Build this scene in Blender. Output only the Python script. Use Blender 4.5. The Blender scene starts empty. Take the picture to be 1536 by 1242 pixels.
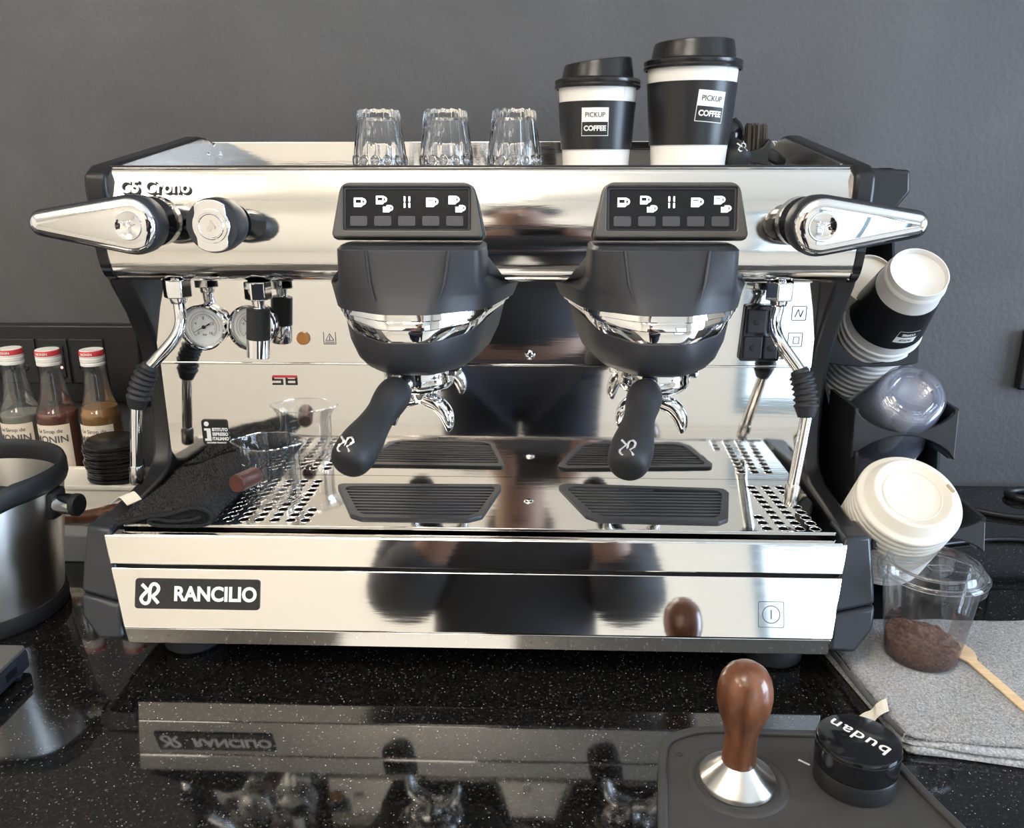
import bpy, bmesh, math, random
from mathutils import Vector, Matrix
random.seed(7)
scene = bpy.context.scene
COL = scene.collection
PI = math.pi
rad = math.radians

# ------------------------------------------------------------------ camera
CAM_F, CAM_D, CAM_H = 1250.0, 0.678, 0.467
PITCH, YAW, ROLL = rad(16.7), rad(1.9), rad(0.05)
_fw = Vector((-math.sin(YAW)*math.cos(PITCH), math.cos(YAW)*math.cos(PITCH), -math.sin(PITCH)))
_rt = Vector((math.cos(YAW), math.sin(YAW), 0.0))
_up = _rt.cross(_fw)
_r2 = _rt*math.cos(ROLL) - _up*math.sin(ROLL)
_u2 = _up*math.cos(ROLL) + _rt*math.sin(ROLL)
cam_data = bpy.data.cameras.new('camera')
cam_data.sensor_fit = 'HORIZONTAL'
cam_data.sensor_width = 36.0
cam_data.lens = 36.0*CAM_F/1536.0
cam_data.clip_start = 0.01
cam_data.clip_end = 60
cam = bpy.data.objects.new('camera', cam_data)
COL.objects.link(cam)
cam.matrix_world = Matrix(((_r2.x, _u2.x, -_fw.x, 0.0), (_r2.y, _u2.y, -_fw.y, -CAM_D),
                           (_r2.z, _u2.z, -_fw.z, CAM_H), (0, 0, 0, 1)))
scene.camera = cam

# ------------------------------------------------------------------ world, lights, exposure
world = bpy.data.worlds.new('daylight_world')
scene.world = world
world.use_nodes = True
wbg = world.node_tree.nodes['Background']
wbg.inputs[0].default_value = (0.72, 0.85, 1.0, 1)
wbg.inputs[1].default_value = 1.6

def area_light(name, loc, rot, sx, sy, power, color):
    d = bpy.data.lights.new(name, 'AREA')
    d.shape = 'RECTANGLE'; d.size = sx; d.size_y = sy
    d.energy = power; d.color = color
    o = bpy.data.objects.new(name, d)
    COL.objects.link(o); o.location = loc; o.rotation_euler = rot
    return o
# daylight outside the shop window (front right of the room), shining in
area_light('window_daylight', (1.95, -3.45, 0.35), (rad(90), 0, 0), 1.7, 2.3, 17, (0.78, 0.89, 1.0))
area_light('side_window_daylight', (3.02, -0.9, 0.55), (rad(90), 0, rad(90)), 1.5, 1.5, 160, (0.62, 0.79, 1.0))
LIGHT_SPOTS = [(-1.7, -0.9), (-0.35, -0.9), (-1.7, -2.2), (-0.35, -2.2)]

vs = scene.view_settings
vs.view_transform = 'Standard'
vs.look = 'None'
vs.exposure = -0.32
vs.gamma = 1.0
vs.use_curve_mapping = False

# ------------------------------------------------------------------ materials
def nt(m):
    return m.node_tree.nodes, m.node_tree.links
def mat(name, color=(0.5, 0.5, 0.5), rough=0.5, metal=0.0, bump=0.0, bscale=200.0, trans=0.0, ior=1.45,
        emit=None, estr=0.0, coat=0.0, sheen=0.0, var=0.0, vscale=30.0, stretch=None, spec=None, rvar=0.0, sss=0.0):
    m = bpy.data.materials.new(name)
    m.use_nodes = True
    N, L = nt(m)
    b = N['Principled BSDF']
    b.inputs['Base Color'].default_value = (*color, 1)
    b.inputs['Roughness'].default_value = rough
    b.inputs['Metallic'].default_value = metal
    b.inputs['IOR'].default_value = ior
    b.inputs['Transmission Weight'].default_value = trans
    b.inputs['Coat Weight'].default_value = coat
    b.inputs['Sheen Weight'].default_value = sheen
    if spec is not None: b.inputs['Specular IOR Level'].default_value = spec
    if sss:
        b.inputs['Subsurface Weight'].default_value = sss
        b.inputs['Subsurface Radius'].default_value = (0.004, 0.003, 0.002)
    if emit:
        b.inputs['Emission Color'].default_value = (*emit, 1)
        b.inputs['Emission Strength'].default_value = estr
    vec = None
    if bump or var or rvar:
        tc = N.new('ShaderNodeTexCoord')
        mp = N.new('ShaderNodeMapping')
        L.new(tc.outputs['Object'], mp.inputs[0])
        if stretch: mp.inputs['Scale'].default_value = stretch
        vec = mp.outputs[0]
    if bump:
        n = N.new('ShaderNodeTexNoise'); n.inputs['Scale'].default_value = bscale; n.inputs['Detail'].default_value = 4
        bp = N.new('ShaderNodeBump'); bp.inputs['Strength'].default_value = bump; bp.inputs['Distance'].default_value = 0.002
        L.new(vec, n.inputs['Vector']); L.new(n.outputs[0], bp.inputs['Height']); L.new(bp.outputs[0], b.inputs['Normal'])
    if var:
        n2 = N.new('ShaderNodeTexNoise'); n2.inputs['Scale'].default_value = vscale; n2.inputs['Detail'].default_value = 6
        r = N.new('ShaderNodeValToRGB')
        r.color_ramp.elements[0].position = 0.3; r.color_ramp.elements[1].position = 0.7
        r.color_ramp.elements[0].color = (*[c*(1-var) for c in color], 1)
        r.color_ramp.elements[1].color = (*[min(1, c*(1+var)) for c in color], 1)
        L.new(vec, n2.inputs['Vector']); L.new(n2.outputs[0], r.inputs[0]); L.new(r.outputs[0], b.inputs['Base Color'])
    if rvar:
        n3 = N.new('ShaderNodeTexNoise'); n3.inputs['Scale'].default_value = vscale; n3.inputs['Detail'].default_value = 5
        mr = N.new('ShaderNodeMapRange')
        mr.inputs['To Min'].default_value = max(0, rough-rvar); mr.inputs['To Max'].default_value = rough+rvar
        L.new(vec, n3.inputs['Vector']); L.new(n3.outputs[0], mr.inputs[0]); L.new(mr.outputs[0], b.inputs['Roughness'])
    return m

def clear_mat(name, tint, gloss=0.14, haze=0.06, rough=0.04, hazecol=(0.8, 0.86, 0.95)):
    """thin clear plastic or pane: transparent sheet with surface gloss and a little milkiness"""
    m = bpy.data.materials.new(name); m.use_nodes = True
    N, L = nt(m); N.remove(N['Principled BSDF'])
    out = N['Material Output']
    tr = N.new('ShaderNodeBsdfTransparent'); tr.inputs[0].default_value = (*tint, 1)
    gl = N.new('ShaderNodeBsdfGlossy'); gl.inputs['Roughness'].default_value = rough
    df = N.new('ShaderNodeBsdfDiffuse'); df.inputs[0].default_value = (*hazecol, 1)
    lw = N.new('ShaderNodeLayerWeight'); lw.inputs['Blend'].default_value = 0.35
    ma = N.new('ShaderNodeMath'); ma.operation = 'MULTIPLY_ADD'; ma.inputs[1].default_value = 0.55; ma.inputs[2].default_value = gloss*0.25
    ma.use_clamp = True
    L.new(lw.outputs['Fresnel'], ma.inputs[0])
    m1 = N.new('ShaderNodeMixShader'); m1.inputs[0].default_value = haze
    L.new(tr.outputs[0], m1.inputs[1]); L.new(df.outputs[0], m1.inputs[2])
    m2 = N.new('ShaderNodeMixShader')
    L.new(ma.outputs[0], m2.inputs[0]); L.new(m1.outputs[0], m2.inputs[1]); L.new(gl.outputs[0], m2.inputs[2])
    L.new(m2.outputs[0], out.inputs[0])
    return m

M = {}
M['steel'] = mat('polished_steel', (0.80, 0.785, 0.765), 0.075, 1.0, bump=0.02, bscale=60, stretch=(0.6, 8, 8), rvar=0.03, vscale=25)
M['steel_flat'] = mat('mirror_steel', (0.80, 0.785, 0.765), 0.055, 1.0, bump=0.012, bscale=30, stretch=(0.5, 6, 6), rvar=0.02, vscale=30)
M['brushed'] = mat('brushed_steel', (0.70, 0.68, 0.65), 0.24, 1.0, bump=0.10, bscale=300, stretch=(0.25, 0.25, 6), rvar=0.08, vscale=40)
def aniso(m, amt, rot):
    N, L = nt(m); b = N['Principled BSDF']
    tg = N.new('ShaderNodeTangent'); tg.direction_type = 'RADIAL'; tg.axis = 'Z'
    b.inputs['Anisotropic'].default_value = amt; b.inputs['Anisotropic Rotation'].default_value = rot
    L.new(tg.outputs[0], b.inputs['Tangent'])
    return m
M['turned_steel_body'] = aniso(mat('turned_steel_body', (0.72, 0.70, 0.67), 0.36, 1.0, bump=0.05, bscale=300, stretch=(0.3, 0.3, 8)), 0.85, 0.25)
M['spun_base'] = aniso(mat('spun_steel', (0.80, 0.78, 0.75), 0.30, 1.0), 0.85, 0.25)
M['turned'] = mat('turned_steel', (0.78, 0.76, 0.73), 0.20, 1.0, bump=0.05, bscale=400)
M['chrome'] = mat('chrome', (0.86, 0.86, 0.87), 0.03, 1.0)
M['black'] = mat('black_matte_plastic', (0.016, 0.017, 0.019), 0.42, bump=0.05, bscale=1500)
M['black_metal'] = mat('black_painted_metal', (0.013, 0.013, 0.015), 0.36, bump=0.04, bscale=1800)
M['graphite'] = mat('graphite_plastic', (0.026, 0.027, 0.033), 0.45, bump=0.04, bscale=1500)
M['cap_grey'] = mat('dark_satin_plastic', (0.021, 0.024, 0.031), 0.30, bump=0.04, bscale=1600)
M['rubber'] = mat('black_rubber', (0.017, 0.018, 0.021), 0.55, bump=0.1, bscale=900)
M['mat_rubber'] = mat('tamping_mat_rubber', (0.050, 0.048, 0.047), 0.60, bump=0.12, bscale=900, var=0.12, vscale=40)
M['gloss_black'] = mat('gloss_black', (0.010, 0.010, 0.012), 0.10)
M['screen'] = mat('display_glass', (0.006, 0.006, 0.009), 0.08, bump=0.0)
M['bezel'] = mat('display_housing', (0.085, 0.078, 0.072), 0.38, bump=0.03, bscale=1600)
M['button'] = mat('soft_button', (0.060, 0.060, 0.068), 0.5)
M['icon'] = mat('lit_icon', (0.9, 0.93, 1), 0.5, emit=(0.9, 0.95, 1.0), estr=4.0)
M['dark'] = mat('dark_interior', (0.008, 0.008, 0.008), 0.7)
M['white_print'] = mat('white_print', (0.86, 0.85, 0.83), 0.5)
M['black_print'] = mat('black_print', (0.015, 0.015, 0.015), 0.5)
M['grey_print'] = mat('grey_print', (0.10, 0.10, 0.11), 0.5)
M['red_print'] = mat('red_print', (0.62, 0.05, 0.06), 0.45)
M['letter_metal'] = mat('satin_letter_metal', (0.80, 0.79, 0.77), 0.35, 0.6)
M['dull_red'] = mat('dull_red_print', (0.50, 0.30, 0.27), 0.5)
M['orange'] = mat('amber_lens', (0.55, 0.22, 0.04), 0.2, coat=0.6)
M['dial'] = mat('gauge_dial', (0.80, 0.81, 0.80), 0.5)
M['paper'] = mat('white_paper', (0.82, 0.80, 0.77), 0.55, bump=0.03, bscale=600)
M['cream'] = mat('cream_paper', (0.80, 0.73, 0.62), 0.6)
M['slot_tan'] = mat('tan_slot', (0.42, 0.33, 0.20), 0.7)  # plain tan colour for the sip slot of the white lid
M['fibre_lid'] = mat('white_pulp_lid', (0.76, 0.72, 0.65), 0.5, bump=0.03, bscale=500, sss=0.15)
M['sleeve'] = mat('black_sleeve', (0.016, 0.016, 0.018), 0.34)
M['lid_black'] = mat('black_lid_plastic', (0.014, 0.014, 0.015), 0.24)
M['glass'] = mat('clear_glass', (0.985, 0.99, 1.0), 0.0, trans=1.0, ior=1.48)
M['glass_bottle'] = clear_mat('bottle_glass', (0.86, 0.86, 0.85), 0.20, 0.03)
M['pane'] = clear_mat('window_pane', (0.97, 0.985, 1.0), 0.10, 0.0)
M['clear'] = clear_mat('clear_plastic', (0.98, 0.985, 0.995), 0.12, 0.018)
M['clear_nest'] = clear_mat('nested_clear_plastic', (0.95, 0.96, 0.99), 0.30, 0.15, 0.05, (0.74, 0.80, 1.0))
M['clear_blue'] = clear_mat('clear_bluish_plastic', (0.95, 0.96, 0.99), 0.30, 0.06, 0.04, (0.80, 0.86, 1.0))
M['beaker'] = clear_mat('beaker_glass', (0.985, 0.985, 0.985), 0.10, 0.012)
M['syrup_amber'] = mat('amber_syrup', (0.22, 0.045, 0.012), 0.08, coat=0.4)
M['syrup_gold'] = mat('gold_syrup', (0.42, 0.20, 0.03), 0.08, coat=0.4)
M['syrup_clear'] = mat('pale_syrup', (0.42, 0.42, 0.36), 0.08, coat=0.4)
M['label'] = mat('bottle_label', (0.78, 0.70, 0.60), 0.6)
M['wood'] = mat('walnut_wood', (0.165, 0.062, 0.028), 0.28, var=0.55, vscale=26, stretch=(3, 3, 0.7), coat=0.35, bump=0.04, bscale=120)
M['red_wood'] = mat('red_brown_wood', (0.075, 0.022, 0.017), 0.38, var=0.3, vscale=60, stretch=(1, 5, 5))
M['birch'] = mat('birch_wood', (0.78, 0.56, 0.34), 0.6, var=0.10, vscale=30, stretch=(2, 10, 10))
M['towel_black'] = mat('black_terry', (0.010, 0.010, 0.012), 0.95, bump=0.6, bscale=500, sheen=0.05, var=0.6, vscale=500)
M['towel_grey'] = mat('grey_terry', (0.42, 0.42, 0.435), 0.95, bump=0.8, bscale=520, sheen=0.3, var=0.45, vscale=430)
M['hem_grey'] = mat('grey_hem', (0.10, 0.10, 0.10), 0.9, bump=0.8, bscale=900)
M['tag'] = mat('care_tag_cloth', (0.80, 0.74, 0.64), 0.8, bump=0.2, bscale=800)
M['coffee'] = mat('coffee_grounds', (0.155, 0.074, 0.050), 0.9, bump=1.0, bscale=420, var=0.55, vscale=300)
M['white_plastic'] = mat('white_plastic', (0.80, 0.77, 0.70), 0.4)
M['skin'] = mat('skin', (0.45, 0.27, 0.20), 0.5, sss=0.2)
M['shirt'] = mat('charcoal_cotton', (0.075, 0.076, 0.085), 0.9, bump=0.3, bscale=500)
M['trousers'] = mat('navy_twill', (0.03, 0.032, 0.045), 0.9)
M['hair'] = mat('black_hair', (0.012, 0.010, 0.010), 0.5)
M['bristle'] = mat('brown_bristle', (0.085, 0.066, 0.052), 0.6)
M['cream_wall'] = mat('cream_wall_paint', (0.83, 0.78, 0.70), 0.85, bump=0.05, bscale=80)
M['ceiling'] = mat('white_ceiling_paint', (0.84, 0.81, 0.76), 0.9)
M['floor'] = mat('pale_floor', (0.60, 0.56, 0.50), 0.5, var=0.06, vscale=6)
M['frame_alu'] = mat('window_frame_paint', (0.25, 0.33, 0.36), 0.4)
M['lamp_glow'] = mat('lamp_diffuser', (0.9, 0.86, 0.74), 0.6, emit=(1.0, 0.92, 0.80), estr=15.0)
M['led'] = mat('indicator_light', (1, 0.3, 0.25), 0.4, emit=(1.0, 0.35, 0.3), estr=6.0)
M['cable'] = mat('black_cable', (0.012, 0.012, 0.014), 0.35)

def granite():
    m = bpy.data.materials.new('black_sparkle_granite'); m.use_nodes = True
    N, L = nt(m); b = N['Principled BSDF']
    b.inputs['Roughness'].default_value = 0.05
    b.inputs['IOR'].default_value = 1.85
    tc = N.new('ShaderNodeTexCoord')
    def flecks(scale, lo, hi, seed):
        mp = N.new('ShaderNodeMapping'); mp.inputs['Location'].default_value = (seed, seed*0.7, 0)
        L.new(tc.outputs['Object'], mp.inputs[0])
        v = N.new('ShaderNodeTexVoronoi'); v.inputs['Scale'].default_value = scale
        L.new(mp.outputs[0], v.inputs['Vector'])
        sp = N.new('ShaderNodeSeparateColor'); L.new(v.outputs['Color'], sp.inputs[0])
        g = N.new('ShaderNodeMath'); g.operation = 'GREATER_THAN'; g.inputs[1].default_value = lo
        L.new(sp.outputs[0], g.inputs[0])
        d = N.new('ShaderNodeMath'); d.operation = 'LESS_THAN'; d.inputs[1].default_value = hi
        L.new(v.outputs['Distance'], d.inputs[0])
        x = N.new('ShaderNodeMath'); x.operation = 'MULTIPLY'
        L.new(g.outputs[0], x.inputs[0]); L.new(d.outputs[0], x.inputs[1])
        y = N.new('ShaderNodeMath'); y.operation = 'MULTIPLY'
        L.new(x.outputs[0], y.inputs[0]); L.new(sp.outputs[1], y.inputs[1])
        return y.outputs[0]
    base = N.new('ShaderNodeTexNoise'); base.inputs['Scale'].default_value = 420; base.inputs['Detail'].default_value = 3
    L.new(tc.outputs['Object'], base.inputs['Vector'])
    r = N.new('ShaderNodeValToRGB')
    r.color_ramp.elements[0].position = 0.5; r.color_ramp.elements[0].color = (0.004, 0.004, 0.004, 1)
    r.color_ramp.elements[1].position = 0.75; r.color_ramp.elements[1].color = (0.030, 0.026, 0.024, 1)
    L.new(base.outputs[0], r.inputs[0])
    a1 = N.new('ShaderNodeMixRGB'); a1.inputs[2].default_value = (0.75, 0.72, 0.68, 1)
    L.new(flecks(700, 0.972, 0.30, 0.0), a1.inputs[0]); L.new(r.outputs[0], a1.inputs[1])
    a2 = N.new('ShaderNodeMixRGB'); a2.inputs[2].default_value = (0.20, 0.12, 0.085, 1)
    L.new(flecks(620, 0.93, 0.32, 3.1), a2.inputs[0]); L.new(a1.outputs[0], a2.inputs[1])
    a3 = N.new('ShaderNodeMixRGB'); a3.inputs[2].default_value = (0.065, 0.068, 0.075, 1)
    L.new(flecks(380, 0.90, 0.42, 8.3), a3.inputs[0]); L.new(a2.outputs[0], a3.inputs[1])
    L.new(a3.outputs[0], b.inputs['Base Color'])
    return m
M['granite'] = granite()

def plaster():
    m = bpy.data.materials.new('charcoal_plaster'); m.use_nodes = True
    N, L = nt(m); b = N['Principled BSDF']; b.inputs['Roughness'].default_value = 0.62
    tc = N.new('ShaderNodeTexCoord')
    n = N.new('ShaderNodeTexNoise'); n.inputs['Scale'].default_value = 3.2; n.inputs['Detail'].default_value = 9; n.inputs['Roughness'].default_value = 0.62
    n.inputs['Distortion'].default_value = 0.6
    L.new(tc.outputs['Object'], n.inputs['Vector'])
    r = N.new('ShaderNodeValToRGB')
    r.color_ramp.elements[0].position = 0.30; r.color_ramp.elements[0].color = (0.066, 0.067, 0.073, 1)
    r.color_ramp.elements[1].position = 0.72; r.color_ramp.elements[1].color = (0.096, 0.097, 0.106, 1)
    L.new(n.outputs[0], r.inputs[0]); L.new(r.outputs[0], b.inputs['Base Color'])
    n2 = N.new('ShaderNodeTexNoise'); n2.inputs['Scale'].default_value = 130; n2.inputs['Detail'].default_value = 5
    L.new(tc.outputs['Object'], n2.inputs['Vector'])
    bp = N.new('ShaderNodeBump'); bp.inputs['Strength'].default_value = 0.42; bp.inputs['Distance'].default_value = 0.0022
    L.new(n2.outputs[0], bp.inputs['Height']); L.new(bp.outputs[0], b.inputs['Normal'])
    return m
M['plaster'] = plaster()

# ------------------------------------------------------------------ object helpers
FRAME = {}     # object name -> (thing name, offset inside the thing's frame)
def thing(name, label, cat, loc=(0, 0, 0), rot=(0, 0, 0), group=None):
    o = bpy.data.objects.new(name, None)
    o.empty_display_size = 0.02
    COL.objects.link(o); o.location = loc; o.rotation_euler = rot
    o['label'] = label; o['category'] = cat
    if group: o['group'] = group
    FRAME[o.name] = (o.name, Vector((0, 0, 0)))
    return o
def tag(o, label, cat, group=None, kind=None):
    o['label'] = label; o['category'] = cat
    if group: o['group'] = group
    if kind: o['kind'] = kind
    return o
def as_mesh(g, name):
    if isinstance(g, bmesh.types.BMesh):
        me = bpy.data.meshes.new(name)
        bmesh.ops.recalc_face_normals(g, faces=g.faces)
        g.to_mesh(me); g.free()
        return me
    g.name = name
    return g
def mk(name, g, m, parent=None, world=True, angle=35, bevel=0.0, seg=2, label=None, subsurf=0, kind=None, base=False):
    """one mesh object. world=True: g is in room coordinates, else in the frame of its thing"""
    me = as_mesh(g, name)
    me.materials.clear(); me.materials.append(M[m] if isinstance(m, str) else m)
    for p in me.polygons: p.use_smooth = angle > 0
    if angle > 0: me.set_sharp_from_angle(angle=rad(angle))
    xs = [v.co for v in me.vertices]
    lo = Vector([min(c[i] for c in xs) for i in range(3)]); hi = Vector([max(c[i] for c in xs) for i in range(3)])
    c = (lo+hi)/2
    if base: c.z = lo.z
    me.transform(Matrix.Translation(-c))
    o = bpy.data.objects.new(name, me)
    COL.objects.link(o)
    if parent is not None:
        th, off = FRAME[parent.name]
        cf = c - (Vector(bpy.data.objects[th].location) if world else Vector((0, 0, 0)))
        o.parent = parent; o.location = cf - off
        FRAME[o.name] = (th, cf)
    else:
        o.location = c
        FRAME[o.name] = (o.name, Vector((0, 0, 0)))
    if bevel:
        b = o.modifiers.new('bevel', 'BEVEL'); b.width = bevel; b.segments = seg; b.limit_method = 'ANGLE'; b.angle_limit = rad(28)
        b.harden_normals = False
    if subsurf:
        s = o.modifiers.new('sub', 'SUBSURF'); s.levels = subsurf; s.render_levels = subsurf
    if label: o['label'] = label
    if kind: o['kind'] = kind
    return o
def child_copy(src, parent, loc, rot=None):
    """a copy of a part (sharing its mesh) at loc in the frame of the thing"""
    o = src.copy(); COL.objects.link(o); o.parent = parent
    th, off = FRAME[parent.name]
    o.location = Vector(loc) - off
    if rot is not None: o.rotation_euler = rot
    FRAME[o.name] = (th, Vector(loc))
    return o
def copy_tree(o, parent=None):
    c = o.copy(); COL.objects.link(c)
    c.parent = parent
    FRAME[c.name] = FRAME[o.name]
    for ch in list(o.children): copy_tree(ch, c)
    return c
def struct(name, g, m, **k):
    o = mk(name, g, m, **k); o['kind'] = 'structure'
    return o

# ------------------------------------------------------------------ shape helpers
def box(x0, x1, y0, y1, z0, z1, bm=None):
    bm = bm or bmesh.new()
    v = [bm.verts.new((x, y, z)) for z in (z0, z1) for y in (y0, y1) for x in (x0, x1)]
    for f in ((0, 1, 3, 2), (4, 6, 7, 5), (0, 4, 5, 1), (2, 3, 7, 6), (0, 2, 6, 4), (1, 5, 7, 3)):
        bm.faces.new([v[i] for i in f])
    return bm
def loft(rings, bm=None, cap=True, closed=True):
    bm = bm or bmesh.new()
    V = [[bm.verts.new(p) for p in r] for r in rings]
    n = len(V[0])
    for a, b in zip(V[:-1], V[1:]):
        for i in range(n if closed else n-1):
            j = (i+1) % n
            bm.faces.new((a[i], a[j], b[j], b[i]))
    if cap:
        bm.faces.new(V[0][::-1]); bm.faces.new(V[-1])
    return bm
def lathe(prof, n=40, bm=None, c=(0, 0, 0), axis='Z', flute=None):
    """prof: (r, h) pairs; r=0 ends close to a pole"""
    bm = bm or bmesh.new()
    def put(r, h, t, k):
        if flute: r = flute(r, h, t, k)
        x, y = r*math.cos(t), r*math.sin(t)
        if axis == 'Z': p = (x, y, h)
        elif axis == 'Y': p = (x, -h, y)      # h grows towards the viewer
        else: p = (h, x, y)
        return bm.verts.new((p[0]+c[0], p[1]+c[1], p[2]+c[2]))
    prev = None
    for k, (r, h) in enumerate(prof):
        if r < 1e-7: cur = [put(0, h, 0, k)]
        else: cur = [put(r, h, 2*PI*i/n, k) for i in range(n)]
        if prev is not None:
            if len(prev) == 1 and len(cur) == 1: pass
            elif len(prev) == 1:
                for i in range(n): bm.faces.new((prev[0], cur[(i+1) % n], cur[i]))
            elif len(cur) == 1:
                for i in range(n): bm.faces.new((prev[i], prev[(i+1) % n], cur[0]))
            else:
                for i in range(n):
                    j = (i+1) % n
                    bm.faces.new((prev[i], prev[j], cur[j], cur[i]))
        prev = cur
    return bm
def crom(pts, n=6):
    P = [Vector(p) for p in pts]
    out = []
    for i in range(len(P)-1):
        p0 = P[i-1] if i else P[0]*2-P[1]
        p1, p2 = P[i], P[i+1]
        p3 = P[i+2] if i+2 < len(P) else P[-1]*2-P[-2]
        for k in range(n):
            t = k/n
            out.append(0.5*((2*p1)+(-p0+p2)*t+(2*p0-5*p1+4*p2-p3)*t*t+(-p0+3*p1-3*p2+p3)*t**3))
    out.append(P[-1])
    return out
def tube(pts, r, n=16, bm=None, cap=True, flat=None, smooth=0):
    """sweep a circle along pts; r: number or list per point; flat=(axis vector, factor) squashes the section"""
    if smooth:
        if not isinstance(r, (int, float)):
            rr = crom([(a, 0, 0) for a in r], smooth); r = [v.x for v in rr]
        pts = crom(pts, smooth)
    pts = [Vector(p) for p in pts]
    rs = [r]*len(pts) if isinstance(r, (int, float)) else r
    T = []
    for i in range(len(pts)):
        a = pts[max(0, i-1)]; b = pts[min(len(pts)-1, i+1)]
        T.append((b-a).normalized())
    up = Vector((0, 0, 1)) if abs(T[0].z) < 0.9 else Vector((1, 0, 0))
    nrm = (up - T[0]*up.dot(T[0])).normalized()
    rings = []
    for p, t, q in zip(pts, T, rs):
        nrm = (nrm - t*nrm.dot(t)).normalized()
        bi = t.cross(nrm)
        ring = []
        for i in range(n):
            a = 2*PI*i/n
            d = (nrm*math.cos(a)+bi*math.sin(a))*q
            if flat: d = d - flat[0]*d.dot(flat[0])*(1-flat[1])
            ring.append(p+d)
        rings.append(ring)
    return loft(rings, bm, cap)
def prism(poly, axis, a, b, bm=None):
    """polygon extruded along an axis. axis 'X': poly is (y,z); 'Y': (x,z); 'Z': (x,y)"""
    f = {'X': lambda p, t: (t, p[0], p[1]), 'Y': lambda p, t: (p[0], t, p[1]), 'Z': lambda p, t: (p[0], p[1], t)}[axis]
    return loft([[f(p, a) for p in poly], [f(p, b) for p in poly]], bm)
def rpoly(pts, r, n=5):
    """round the corners of a polygon"""
    out = []
    m = len(pts)
    rs = r if isinstance(r, (list, tuple)) else [r]*m
    for i in range(m):
        p = Vector(pts[i]).to_2d(); a = Vector(pts[i-1]).to_2d(); b = Vector(pts[(i+1) % m]).to_2d()
        ua, ub = (a-p), (b-p)
        la, lb = ua.length, ub.length
        ua.normalize(); ub.normalize()
        ang = math.acos(max(-1, min(1, ua.dot(ub))))
        if rs[i] <= 0 or ang > PI-0.02: out.append((p.x, p.y)); continue
        d = min(rs[i]/math.tan(ang/2), la*0.49, lb*0.49)
        s, e = p+ua*d, p+ub*d
        for k in range(n+1):
            t = k/n
            q = s*(1-t)**2+p*2*t*(1-t)+e*t*t
            out.append((q.x, q.y))
    return out
def rrect(w, h, r, cx=0, cy=0, n=5):
    return rpoly([(cx-w/2, cy-h/2), (cx+w/2, cy-h/2), (cx+w/2, cy+h/2), (cx-w/2, cy+h/2)], r, n)
def circ(r, cx=0, cy=0, n=24):
    return [(cx+r*math.cos(2*PI*i/n), cy+r*math.sin(2*PI*i/n)) for i in range(n)]
def curve_mesh(cu):
    o = bpy.data.objects.new('tmp', cu)
    me = bpy.data.meshes.new_from_object(o)
    bpy.data.objects.remove(o); bpy.data.curves.remove(cu)
    return me
def shape(outlines, depth, bev=0.0, mtx=None):
    """flat plate from closed outlines (later ones inside the first cut holes), centred on local z=0"""
    cu = bpy.data.curves.new('tmp', 'CURVE'); cu.dimensions = '2D'; cu.fill_mode = 'BOTH'
    cu.extrude = depth/2 - bev; cu.bevel_depth = bev; cu.bevel_resolution = 1
    if bev: cu.offset = -bev
    for ol in outlines:
        s = cu.splines.new('POLY'); s.points.add(len(ol)-1); s.use_cyclic_u = True
        for q, p in zip(s.points, ol): q.co = (p[0], p[1], 0, 1)
    me = curve_mesh(cu)
    if mtx is not None: me.transform(mtx)
    return me
def text(body, size, depth=0.0006, bold=0.0, mtx=None, align='CENTER', space=1.0, sx=1.0):
    cu = bpy.data.curves.new('tmp', 'FONT'); cu.body = body; cu.size = size; cu.extrude = depth/2
    cu.align_x = align; cu.align_y = 'CENTER'; cu.offset = bold; cu.space_character = space; cu.resolution_u = 4
    me = curve_mesh(cu)
    if sx != 1.0: me.transform(Matrix.Diagonal((sx, 1, 1, 1)))
    if mtx is not None: me.transform(mtx)
    return me
def front(x, y, z, tilt=0.0, roll=0.0):
    """frame of a plate facing the viewer (-Y): local x->X, local y->up; tilt>0 leans it to face upwards"""
    t = rad(tilt)
    R = Matrix(((1, 0, 0, 0), (0, math.sin(t), -math.cos(t), 0), (0, math.cos(t), math.sin(t), 0), (0, 0, 0, 1)))
    return Matrix.Translation((x, y, z)) @ R @ Matrix.Rotation(rad(roll), 4, 'Z')
def join(meshes, name='joined'):
    bm = bmesh.new()
    for me in meshes:
        if isinstance(me, bmesh.types.BMesh):
            t = bpy.data.meshes.new('t'); me.to_mesh(t); me.free(); me = t
        bm.from_mesh(me); bpy.data.meshes.remove(me)
    out = bpy.data.meshes.new(name); bm.to_mesh(out); bm.free()
    return out
def moved(g, mtx):
    if isinstance(g, bmesh.types.BMesh):
        bmesh.ops.transform(g, matrix=mtx, verts=g.verts)
    else: g.transform(mtx)
    return g
LOGO = [(-.82, .86), (-.45, .50), (-.28, .30), (-.50, .02), (-.78, -.30), (-.86, -.58), (-.62, -.90), (-.28, -.92), (-.06, -.62), (-.04, -.10),
        (-.02, .42), (.14, .80), (.46, .90), (.76, .66), (.78, .34), (.58, .02), (.28, -.26), (.50, -.56), (.82, -.92)]
def logo(s, w, mtx, d=0.5):
    g = tube([(x*s, y*s, 0) for x, y in LOGO], w, 8, smooth=4, flat=(Vector((0, 0, 1)), d))
    return moved(g, mtx)

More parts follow.
